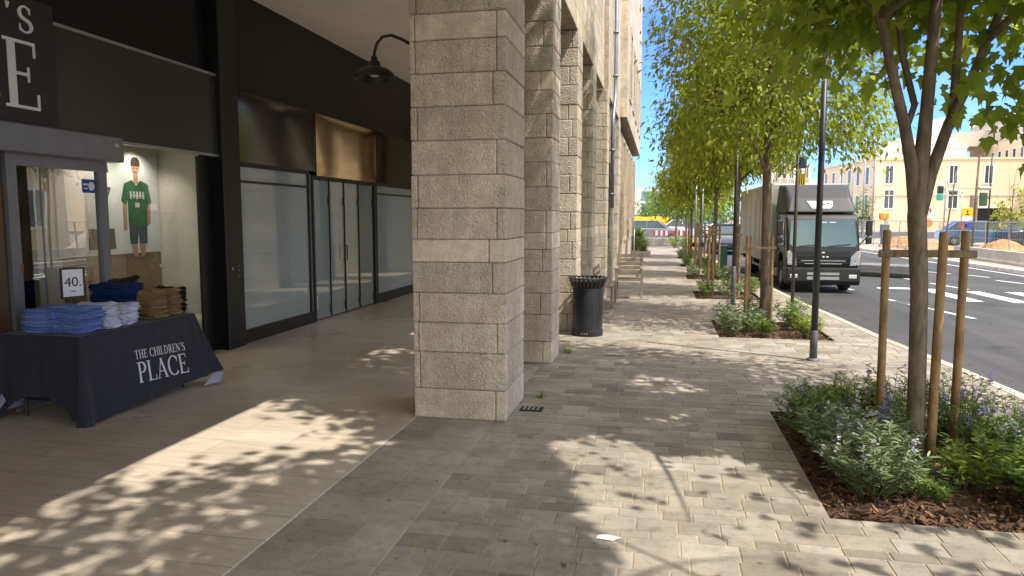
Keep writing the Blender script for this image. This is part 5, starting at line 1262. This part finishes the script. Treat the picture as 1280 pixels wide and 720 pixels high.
def heap(label, x, y, rx, ry, h, mat, seed, name='earth_heap'):
    r = random.Random(seed); m = MB(); n = 26; vs = []
    ph = [r.uniform(0, 6.3) for _ in range(6)]
    for i in range(n+1):
        for j in range(n+1):
            a, b = i/n*2-1, j/n*2-1; d = math.hypot(a, b); z = h*max(0, 1-d**3.2)*(.75+.5*math.sin(a*2.3+ph[3])*math.cos(b*2.1+ph[4])+.35*math.sin(a*5+ph[0])*math.cos(b*4+ph[1])+.2*math.sin(a*11+ph[2]+b*9))+r.uniform(-.03, .03)*h
            vs.append((a*rx, b*ry, max(-.02, z)))
    m.add(vs, [(i*(n+1)+j, (i+1)*(n+1)+j, (i+1)*(n+1)+j+1, i*(n+1)+j+1) for i in range(n) for j in range(n)])
    o = m.build(name, mat); o.location = (x, y, 0); tag(o, label, 'earth heap', 'earth heaps of the roadworks')
heap('orange brown earth heap behind the concrete wall left of the leaning fence posts', 14.0, 34.0, 1.7, 2.2, .45, DIRT, 4)
heap('larger orange earth heap beside the white rubble across the road', 15.4, 33.0, 1.7, 2.0, .5, DIRT, 5)
heap('pale rubble heap at the right edge of the roadworks', 15.6, 30.0, 1.3, 2.0, .7, simple('pale_rubble', (.55, .47, .40), .95, var=.3, vscale=8, bump=1, bscale=10), 6)
heap('sandy earth heap behind the fence left of the nearest tree', 14.2, 44.0, 1.8, 2.4, .6, DIRT, 7)
# site fence panels
FEN = [(11.9, 52), (12.3, 48), (12.6, 44.5), (12.9, 41), (13.1, 37.5), (13.6, 34), (14.0, 30.6), (14.3, 27.2), (14.5, 23.8), (14.6, 20)]
FL = ['farthest along the roadworks', 'second farthest along the roadworks', 'beside the white round sign', 'right of the white round sign', 'just left of the nearest trunk', 'behind the earth heap', 'with leaning posts beside the pale rubble', 'at the right edge of the picture', 'past the right edge of the picture', 'farthest past the right edge']
for i in range(len(FEN)-1):
    (xa, ya), (xb, yb) = FEN[i], FEN[i+1]; L_ = math.hypot(xb-xa, yb-ya)-.08
    f = thing('fence_panel', f'grey metal site fence panel {FL[i]}', 'fence panel', (xa, ya, 0), math.atan2(yb-ya, xb-xa), 'site fence panels across the road')
    le = random.uniform(-.12, .12)
    m = MB(); 
    for u in (0, L_/2, L_): m.tube([(u, 0, 0), (u+le*.5, le, 1.5)], .022, 6)
    m.tube([(0, 0, .12), (L_, 0, .12)], .018, 6); m.tube([(le*.5, le, 1.48), (L_+le*.5, le, 1.48)], .018, 6); m.build('frame', GREYM, f)
    m = MB(); k = int(L_/.11)
    for q in range(1, k): m.tube([(q*L_/k, 0, .12), (q*L_/k+le*.5, le, 1.48)], .0045, 4, False)
    m.tube([(0, le*.5, .8), (L_, le*.5, .8)], .006, 4); m.build('mesh_grid', GREYM, f)
    for u in (0, L_): m = MB(); m.cbox(u-.12, -.3, 0, u+.12, .3, .12, .02); m.build('foot', CONC, f)
# posts, signals and signs over there
def post(name, label, cat, x, y, h, r, mat=None, lean=(0, 0), group=None):
    t = thing(name, label, cat, (x, y, 0), 0, group); m = MB(); m.tube([(0, 0, -.02), (lean[0], lean[1], h)], [r, r*.8], 8); m.build('shaft', mat or GREYM, t, smooth=True); return t
p = post('traffic_signal', 'double grey signal box on a short post under an orange lamp by the far kerb', 'signal', 11.55, 41, 2.0, .04)
m = MB(); m.cbox(-.2, -.16, .66, .2, .16, 1.32, .03); m.build('signal_box', simple('signal_grey', (.12, .14, .16), .5, var=.1), p); m = MB(); m.cbox(-.16, -.14, .25, .18, .14, .62, .03); m.build('signal_box', MATS['signal_grey'], p)
m = MB(); m.cbox(-.30, -.1, 1.55, .16, .1, 1.92, .05); m.build('orange_lamp', ORANGE, p); m = MB(); m.box(-.1, -.105, 1.62, -.02, -.1005, 1.86); m.build('lamp_stripe', YELLOW, p)
p = post('road_sign', 'white sign with red marks above an orange disc on one post', 'sign', 13.9, 42, 2.2, .03)
m = MB(); m.cbox(-.26, -.03, 1.62, .26, -.005, 2.25, .01); m.build('sign_plate', WHITE, p)
m = MB()
for a, b in ((-.18, -.10), (-.06, .02), (.06, .16)): m.box(a, -.034, 1.95, b, -.0305, 2.14)
m.box(-.2, -.034, 1.88, .2, -.0305, 1.91); m.build('sign_marks', RED, p)
m = MB(); m.lathe([(0, 0), (.22, 0), (.22, .02), (0, .02)], 20); m.v = [(x+.04, -.03+z, 1.36+y) for x, y, z in m.v]; m.build('orange_disc', ORANGE, p)
p = post('road_sign', 'yellow and white panel above a red and a blue round sign on one post', 'sign', 16.9, 45, 2.2, .03)
m = MB(); m.cbox(-.25, -.03, 1.72, .3, -.005, 2.2, .01); m.build('yellow_plate', YELLOW, p); m = MB(); m.box(-.25, -.032, 1.5, .3, -.006, 1.715); m.build('white_plate', WHITE, p)
m = MB(); m.box(-.06, -.036, 1.8, .12, -.0305, 1.86); m.box(0, -.036, 1.9, .06, -.0305, 2.1); m.build('plate_symbol', DARK, p)
for sx, mt, nme in ((-.2, simple('sign_maroon', (.25, .05, .08), .5), 'red_disc'), (.16, BLUE, 'blue_disc')):
    m = MB(); m.lathe([(0, 0), (.23, 0), (.23, .02), (0, .02)], 20); m.v = [(x+sx, -.03+z, 1.2+y) for x, y, z in m.v]; m.build(nme, mt, p)
p = post('pedestrian_signal', 'tall thin post with a black and teal pedestrian signal', 'signal', 15.75, 45, 4.3, .045)
m = MB(); m.cbox(-.42, -.12, 3.0, -.14, .1, 3.42, .02); m.box(-.15, -.02, 3.2, 0, .02, 3.25); m.build('signal_head', POLEM, p); m = MB(); m.cbox(-.43, -.12, 2.62, -.13, .1, 2.98, .02); m.build('teal_lens', GREENB, p); m = MB(); m.cbox(-.40, -.11, 3.44, -.16, .08, 3.64, .02); m.build('white_plate', WHITE, p)
post('timber_pole', 'thin brown timber pole leaning right of the pedestrian signal', 'pole', 16.0, 45.5, 4.3, .05, BARKD, (.42, 0), 'timber poles of the roadworks')
post('timber_pole', 'thick brown timber pole standing in front of the tan facade', 'pole', 17.25, 45, 5.0, .075, BARKD, (.1, 0), 'timber poles of the roadworks')
p = post('street_light', 'short grey street light with a bent arm before the tan facade', 'street light', 17.0, 46, 3.0, .035)
m = MB(); m.tube([(0, 0, 3.0), (-.05, 0, 3.15), (-.3, 0, 3.2)], .03, 6); m.cbox(-.75, -.1, 3.14, -.25, .1, 3.24, .02); m.build('lamp_head', GREYM, p)
p = post('traffic_signal', 'dark post with a green backed traffic signal beside the young tree', 'signal', 18.0, 45, 5.1, .05, POLEM)
m = MB(); m.cbox(-.50, -.12, 2.3, -.14, .1, 3.05, .03); m.box(-.15, -.02, 2.7, 0, .02, 2.76); m.build('signal_head', simple('signal_dark_green', (.04, .09, .05), .5), p); m = MB(); m.cbox(-.6, -.1, 3.2, .05, .1, 3.36, .04); m.build('camera_box', GREYM, p)
p = thing('signal_backboard', 'tall black board with a lime stripe half hidden behind the nearest trunk', 'signal', (15.75, 50, 0))
m = MB(); m.tube([(0, 0, 0), (0, 0, 1.4)], .06, 8); m.build('shaft', POLEM, p); m = MB(); m.cbox(-.35, -.1, 1.3, .55, .1, 4.6, .03); m.build('board', POLEM, p); m = MB(); m.box(-.34, -.106, 2.5, .2, -.1005, 2.75); m.build('lime_stripe', simple('lime', (.45, .60, .04), .5), p)
m = MB(); m.cbox(-.18, -.2, 0, .18, .2, 3.1, .03); o = m.build('gate_pillar', simple('pillar_brown', (.26, .20, .15), .9)); o.location = (19.9, 52, 0); tag(o, 'plain brown pillar standing before the doorway of the tan building', 'pillar')
m = MB(); m.tube([(0, 0, 3.35), (1.2, 0, 3.28), (2.3, 0, 3.3)], .012, 4); o = m.build('overhead_cable', ALUD); o.location = (15.75, 45, 0); tag(o, 'thin cable strung between two posts before the tan facade', 'cable')
def double_lamp(label, x, y, h, arms, base=0):
    p = post('street_light', label, 'street light', x, y, h, .07, GREYM, group='tall street lights over the far road')
    for s in arms:
        m = MB(); m.tube([(0, 0, h-.1), (s*.5, 0, h+.05), (s*1.1, 0, h+.1)], .04, 6); a = m.build('arm', GREYM, p); m = MB(); m.cbox(min(s*1.0, s*1.6), -.12, h+.06, max(s*1.0, s*1.6), .12, h+.16, .02); m.build('lamp_head', GREYM, a)
double_lamp('tall street light with two arms above the tan building corner', 15.98, 60, 8.5, (-1, 1))
double_lamp('tall street light second from the tan building corner', 17.83, 70, 8.9, (1,))
double_lamp('tall street light third from the tan building corner', 19.3, 80, 8.4, (1,))
double_lamp('tall street light farthest beyond the truck', 20.8, 92, 7.6, (-1,))
post('traffic_signal', 'dark signal mast before the left corner of the tan building', 'signal', 14.6, 46, 3.6, .05, POLEM)
# young trees over there
slim_tree('young broad leaved tree behind the fence beside the green backed signal', 16.6, 39, 1.1, 3.2, .85, 40, 16, .17, 61, .035, False, LEAF_LIME, group='young trees across the road', spread=.16)
slim_tree('young tree at the right edge of the picture behind the fence', 18.6, 41, 1.6, 2.9, .7, 24, 16, .17, 62, .035, False, LEAF_GREEN, group='young trees across the road', spread=.16)
slim_tree('dark green tree at the left end of the tan building', 18.4, 72, .8, 4.4, .9, 60, 18, .2, 63, .05, False, LEAF_GREEN, group='young trees across the road')
# low block standing in for a ghosted vehicle fragment on the road
dv = thing('vehicle_fragment', 'low grey block with a dark foot standing in for a vehicle fragment right of the truck', 'stand-in block', (6.75, 23.6, ZR), R(-32))
m = MB(); m.cbox(-.75, -.14, .08, .75, .14, .40, .05); m.build('body', simple('fragment_grey', (.20, .20, .20), .6, var=.15), dv); m = MB(); m.cbox(-.72, -.16, 0, .74, .16, .078, .02); m.build('dark_foot', RUBBER, dv)
m = MB(); m.cbox(-.06, -.15, .22, .06, -.142, .27, .002); m.build('reflector', DARK, dv)

# ================================================================== BUILDINGS FAR OFF
def facade(label, p0, p1, depth, h, mat, rows, group=None, name='building', parapet=.3, win=(1.1, 1.8), trim=True, base=0, wmat=None):
    """block whose front runs from p0 to p1 (left to right as seen); rows: (z, [u positions])"""
    dx, dy = p1[0]-p0[0], p1[1]-p0[1]; L_ = math.hypot(dx, dy)
    t = thing(name, label, 'building', (p0[0], p0[1], 0), math.atan2(dy, dx), group)
    m = MB(); m.box(0, 0, -.2, L_, depth, h); w = m.build('wall', mat, t)
    m = MB(); m.box(-.12, -.12, h, L_+.12, depth+.12, h+parapet); m.build('parapet', mat, t)
    for z, us, (ww, wh) in rows:
        for u in us:
            m = MB(); a = .16
            m.box(u-a, -.09, z-a, u+ww+a, .0, z); m.box(u-a, -.06, z+wh, u+ww+a, 0, z+wh+a); m.box(u-a, -.06, z, u, 0, z+wh); m.box(u+ww, -.06, z, u+ww+a, 0, z+wh); m.box(u+ww/2-.04, -.05, z, u+ww/2+.04, -.012, z+wh)
            fo = m.build('window', TRIM, t); q = MB(); q.box(u, -.012, z, u+ww, -.002, z+wh); q.build('pane', wmat or WIN, fo)
    return t, L_
cb, L_ = facade('tan two storey corner building across the junction', (29.2, 110), (53, 113), 22, 9.6, TANW, [(6.35, [1.6, 5.0, 10.2, 14.9, 21.9], (1.0, 2.4)), (2.9, [1.6, 5.0, 10.2], (1.2, 2.5)), (4.0, [21.5], (1.4, 1.4))], name='corner_building')
m = MB(); m.box(14.2, -.03, .0, 17.2, -.01, 2.9); m.build('doorway', DARK, cb); m = MB(); m.box(14.0, -.6, 2.9, 18.6, 0, 3.1); m.build('canopy', TRIM, cb)
m = MB(); m.box(-.08, -.1, 4.6, L_, -.005, 4.75); m.build('string_course', TANL, cb)
for i in range(6):
    for z in (2.4, 6.3):
        u = 1.5+3.3*i; m = MB(); m.box(-.1, u-.15, z-.15, 0, u+1.2, z); m.box(-.06, u-.15, z, 0, u, z+2.4); m.box(-.06, u+1.05, z, 0, u+1.2, z+2.4); m.box(-.06, u-.15, z+2.4, 0, u+1.2, z+2.55)
        fo = m.build('window', TRIM, cb); q = MB(); q.box(-.012, u, z, -.002, u+1.05, z+2.4); q.build('pane', WIN, fo)
for u, z1 in ((-.005, 9.6),):
    m = MB(); m.box(-.06, .0, 0, -.004, 22, .9); m.build('plinth', TANL, cb)
wb, _ = facade('white block with stepped rooftop rising behind the tan corner building', (38.2, 140), (52, 140), 14, 13.6, WHITEW, [], name='white_building')
m = MB(); m.box(2.5, -.2, 13.9, 12, 8, 15.4); m.build('roof_block', WHITEW, wb); m = MB(); m.box(9.6, 1, 15.4, 11.2, 5, 19); m.build('roof_tower', WHITEW, wb); m = MB(); m.box(12.0, .5, 13.9, 19.5, 12, 16.4); m.build('roof_block', TANL, wb)
hb = thing('tall_building', 'tall tan building with rows of narrow windows at the right edge', 'building', (56.2, 150, 0))
m = MB(); m.box(0, -70, -.2, 25, 0, 14.2); m.build('wall', TANW, hb); m = MB(); m.box(.05, -70, 14.2, 25, -.05, 18.0); m.build('upper_wall', TANL, hb); m = MB(); m.box(-.3, -70, 18.0, 25, .2, 18.4); m.build('parapet', TRIM, hb)
for i in range(26):
    for z, hh in ((15.0, 1.9), (10.6, 2.1), (6.4, 2.1)):
        y = -2.4-2.6*i; m = MB(); x = 0.05 if z > 14.5 else 0
        m.box(x-.10, y-.15, z-.15, x, y+1.1, z); m.box(x-.06, y-.15, z, x, y, z+hh); m.box(x-.06, y+.95, z, x, y+1.1, z+hh); m.box(x-.06, y-.15, z+hh, x, y+1.1, z+hh+.15)
        fo = m.build('window', TRIM, hb); q = MB(); q.box(x-.012, y, z, x-.002, y+.95, z+hh); q.build('pane', WIN, fo)
ob_, _ = facade('pale building with tall upright fins behind the truck roof', (21.5, 150), (28.4, 150), 16, 11.6, TANL, [(3+3.1*k, [.5+1.35*i for i in range(5)], (.6, 2.0)) for k in range(3)], name='finned_building')
for i in range(6): m = MB(); m.box(-.1+1.35*i, -.5, 0, .15+1.35*i, -.095, 11.6); m.build('fin', TRIM, ob_)
facade('long low white building far behind the truck', (33, 185), (50, 185), 20, 10.4, WHITEW, [(6.5, [1+2.4*i for i in range(6)], (1.2, 1.8))], name='white_building')
gb = thing('glass_building', 'low blue glass office building with white floor edges at the street end', 'building', (-6.6, 200, 0))
m = MB(); m.box(1.6, .3, 0, 24, 20, 8.6); m.build('glass_wall', BLUEG, gb); m = MB(); m.box(-1.5, 0, 0, 1.55, 20, 8.6); m.build('side_wall', WHITEW, gb)
for z in (2.2, 5.3, 8.6): m = MB(); m.box(-1.6, -.4, z, 24.5, 20.2, z+.55); m.build('floor_edge', WHITEW, gb)
for i in range(8): m = MB(); m.box(4+2.6*i, .2, 0, 4.12+2.6*i, .295, 8.6); m.build('mullion', GREYM, gb)
facade('cream building across the road opposite the shops', (21, 34), (21, 6), 12, 9.0, TANW, [(z, [1.5+3.2*i for i in range(8)], (1.2, 1.9)) for z in (1.2, 5.0)], name='cream_building').__class__
# end of the pavement
yb = thing('yellow_banner', 'bright yellow sheet banner stretched between posts at the street end', 'banner', (-.8, 60, 0))
m = MB(); m.v = []
nseg = 14; vs = []
for i in range(nseg+1):
    for z in (.85, 1.72): vs.append((-1.75+3.5*i/nseg, .04*math.sin(i*1.3), z+.02*math.sin(i*.9)))
m.add(vs, [(2*i, 2*i+2, 2*i+3, 2*i+1) for i in range(nseg)]); m.add([(x, y+.02, z) for x, y, z in vs], [(2*i, 2*i+1, 2*i+3, 2*i+2) for i in range(nseg)]); m.build('sheet', YELLOW, yb)
for x in (-1.75, 0, 1.75): m = MB(); m.tube([(x, .06, 0), (x, .06, 1.78)], .04, 6); m.build('post', GREYM, yb)
m = MB(); m.cbox(-3.4, -.2, 0, 2.2, .2, .45, .03); o = m.build('low_wall', CONC); o.location = (.4, 44, 0); tag(o, 'low sand coloured wall closing the far end of the pavement', 'wall')
for i, (x, lb) in enumerate([(.1, 'left of two red and white barriers behind the low wall'), (1.3, 'right of two red and white barriers behind the low wall')]):
    b = thing('road_barrier', lb, 'barrier', (x, 46, 0), 0, 'red and white barriers behind the low wall'); m = MB(); m.cbox(-.5, -.03, .55, .5, .03, .85, .01); m.build('board', RED, b); m = MB()
    for k in range(3): m.box(-.35+.3*k, -.034, .55, -.22+.3*k, -.0305, .85)
    m.build('white_stripe', WHITE, b)
    for s in (-.4, .4): m = MB(); m.tube([(s, 0, 0), (s, 0, .55)], .025, 6); m.build('leg', GREYM, b)
shrub('dense green bush growing against the end of the stone building', -1.15, 33.0, 1.35, .62, 1500, LEAF_GREEN, OVAL, .14, 400, group='bushes at the street end', stem=.012, upright=.3)
shrub('loose yellow green bush in front of the dense bush at the building end', -.75, 31.8, .95, .42, 600, LEAF_BRIGHT, LANCE, .16, 401, group='bushes at the street end', stem=.01)
shrub('small bush beside the low wall at the pavement end', .9, 40.5, .7, .5, 400, LEAF_BRIGHT, LANCE, .16, 402, group='bushes at the street end', stem=.01)
shrub('grey bush by the yellow box beyond the last bed', 1.2, 36.5, .8, .6, 500, LEAF_SAGE, LANCE, .16, 403, group='bushes at the street end', stem=.01)
bp_ = thing('planter_box', 'low stone planter holding the dense bush at the building end', 'planter', (-1.0, 32.7, 0))
m = MB(); m.cbox(-.9, -1.4, 0, .62, 1.2, .22, .02); m.build('box_wall', CONC, bp_)
yx = thing('utility_box', 'small yellow utility box beside the far pavement shrubs', 'box', (1.55, 37.5, 0)); m = MB(); m.cbox(-.2, -.15, .0, .2, .15, .6, .02); m.build('body', YELLOW, yx); m = MB(); m.cbox(-.22, -.17, .6, .22, .17, .64, .01); m.build('lid', YELLOW, yx)
gx = thing('utility_box', 'slim green utility cabinet by the kerb behind the truck', 'box', (2.1, 25.0, 0)); m = MB(); m.cbox(-.12, -.15, .0, .12, .15, .72, .02); m.build('body', simple('cabinet_green', (.05, .18, .14), .5), gx); m = MB(); m.cbox(-.14, -.17, .72, .14, .17, .76, .01); m.build('lid', GREYM, gx)
for lb, x, y in (('grey sign post with a dark ring at the left of the pair', 1.14, 24.3), ('grey sign post with a dark ring at the right of the pair', 1.36, 24.5)):
    p = post('sign_post', lb, 'pole', x, y, 3.4, .035, GREYM, group='pair of grey posts among the far trees'); m = MB(); m.tube([(0, 0, .72), (0, 0, .86)], .09, 12); m.build('dark_ring', RUBBER, p)
post('sign_post', 'thin grey post in front of the bush at the building end', 'pole', -1.02, 30.0, 1.2, .03, GREYM)

# ================================================================== CAMERA, LIGHT
cam = bpy.data.cameras.new('camera'); cam.sensor_width = 36; cam.lens = 36*900/1280; cam.clip_end = 3000; cam.clip_start = .05
co = bpy.data.objects.new('camera', cam); COL.objects.link(co); S.camera = co
co.location = (0, 0, 1.7); co.rotation_euler = (R(90-5.64755), 0, R(11.56081))
w = bpy.data.worlds.new('World'); S.world = w; w.use_nodes = True; nt = w.node_tree
sky = nt.nodes.new('ShaderNodeTexSky'); sky.sky_type = 'NISHITA'; sky.sun_disc = False
el = math.asin(SUN.z); sky.sun_elevation = el; sky.sun_rotation = math.atan2(SUN.x, SUN.y)
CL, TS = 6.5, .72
sky.air_density = 1.0; sky.dust_density = .2; sky.ozone_density = 2.0; sky.altitude = 1200
# blue air low down, unseen bright cloud added overhead and behind to fill shade
def wn(t, **kw): return N(nt, t, **kw)
def wmath(op, a, b=None, clamp=False):
    n = nt.nodes.new('ShaderNodeMath'); n.operation = op; n.use_clamp = clamp
    for k, v in enumerate((a, b)):
        if v is None: continue
        if hasattr(v, 'links'): nt.links.new(v, n.inputs[k])
        else: n.inputs[k].default_value = v
    return n.outputs[0]
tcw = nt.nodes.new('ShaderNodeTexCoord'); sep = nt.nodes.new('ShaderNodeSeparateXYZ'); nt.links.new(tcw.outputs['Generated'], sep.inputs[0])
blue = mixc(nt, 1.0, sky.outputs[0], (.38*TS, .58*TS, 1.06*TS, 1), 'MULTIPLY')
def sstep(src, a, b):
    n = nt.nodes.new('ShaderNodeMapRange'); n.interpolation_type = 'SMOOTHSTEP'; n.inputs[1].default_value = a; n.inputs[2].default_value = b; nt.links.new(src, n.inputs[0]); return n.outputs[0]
fill_cloud = wmath('ADD', sstep(sep.outputs[2], .36, .72), sstep(wmath('MULTIPLY', sep.outputs[1], -1.0), -.1, .6), True)
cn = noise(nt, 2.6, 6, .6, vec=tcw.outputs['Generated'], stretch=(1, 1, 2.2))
fill_cloud = wmath('MULTIPLY', fill_cloud, sstep(cn, .28, .58))
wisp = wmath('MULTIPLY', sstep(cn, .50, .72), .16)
fill_cloud = wmath('MAXIMUM', fill_cloud, wisp)
skyc = mixc(nt, fill_cloud, blue, (CL*1.0, CL*.98, CL*.92, 1))
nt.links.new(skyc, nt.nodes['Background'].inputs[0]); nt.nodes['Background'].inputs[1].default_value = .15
sl = bpy.data.lights.new('sun', 'SUN'); sl.energy = 2.0; sl.angle = R(.53); sl.color = (1, .92, .80)
so = bpy.data.objects.new('sun', sl); COL.objects.link(so); so.location = (8, -4, 20); so.rotation_euler = SUN.to_track_quat('Z', 'Y').to_euler()
S.view_settings.view_transform = 'Standard'; S.view_settings.look = 'None'; S.view_settings.gamma = 1; S.view_settings.exposure = 1.62; S.view_settings.use_curve_mapping = False
S.cycles.max_bounces = 12; S.cycles.diffuse_bounces = 8; S.cycles.glossy_bounces = 4; S.cycles.transparent_max_bounces = 12; S.cycles.sample_clamp_indirect = 8
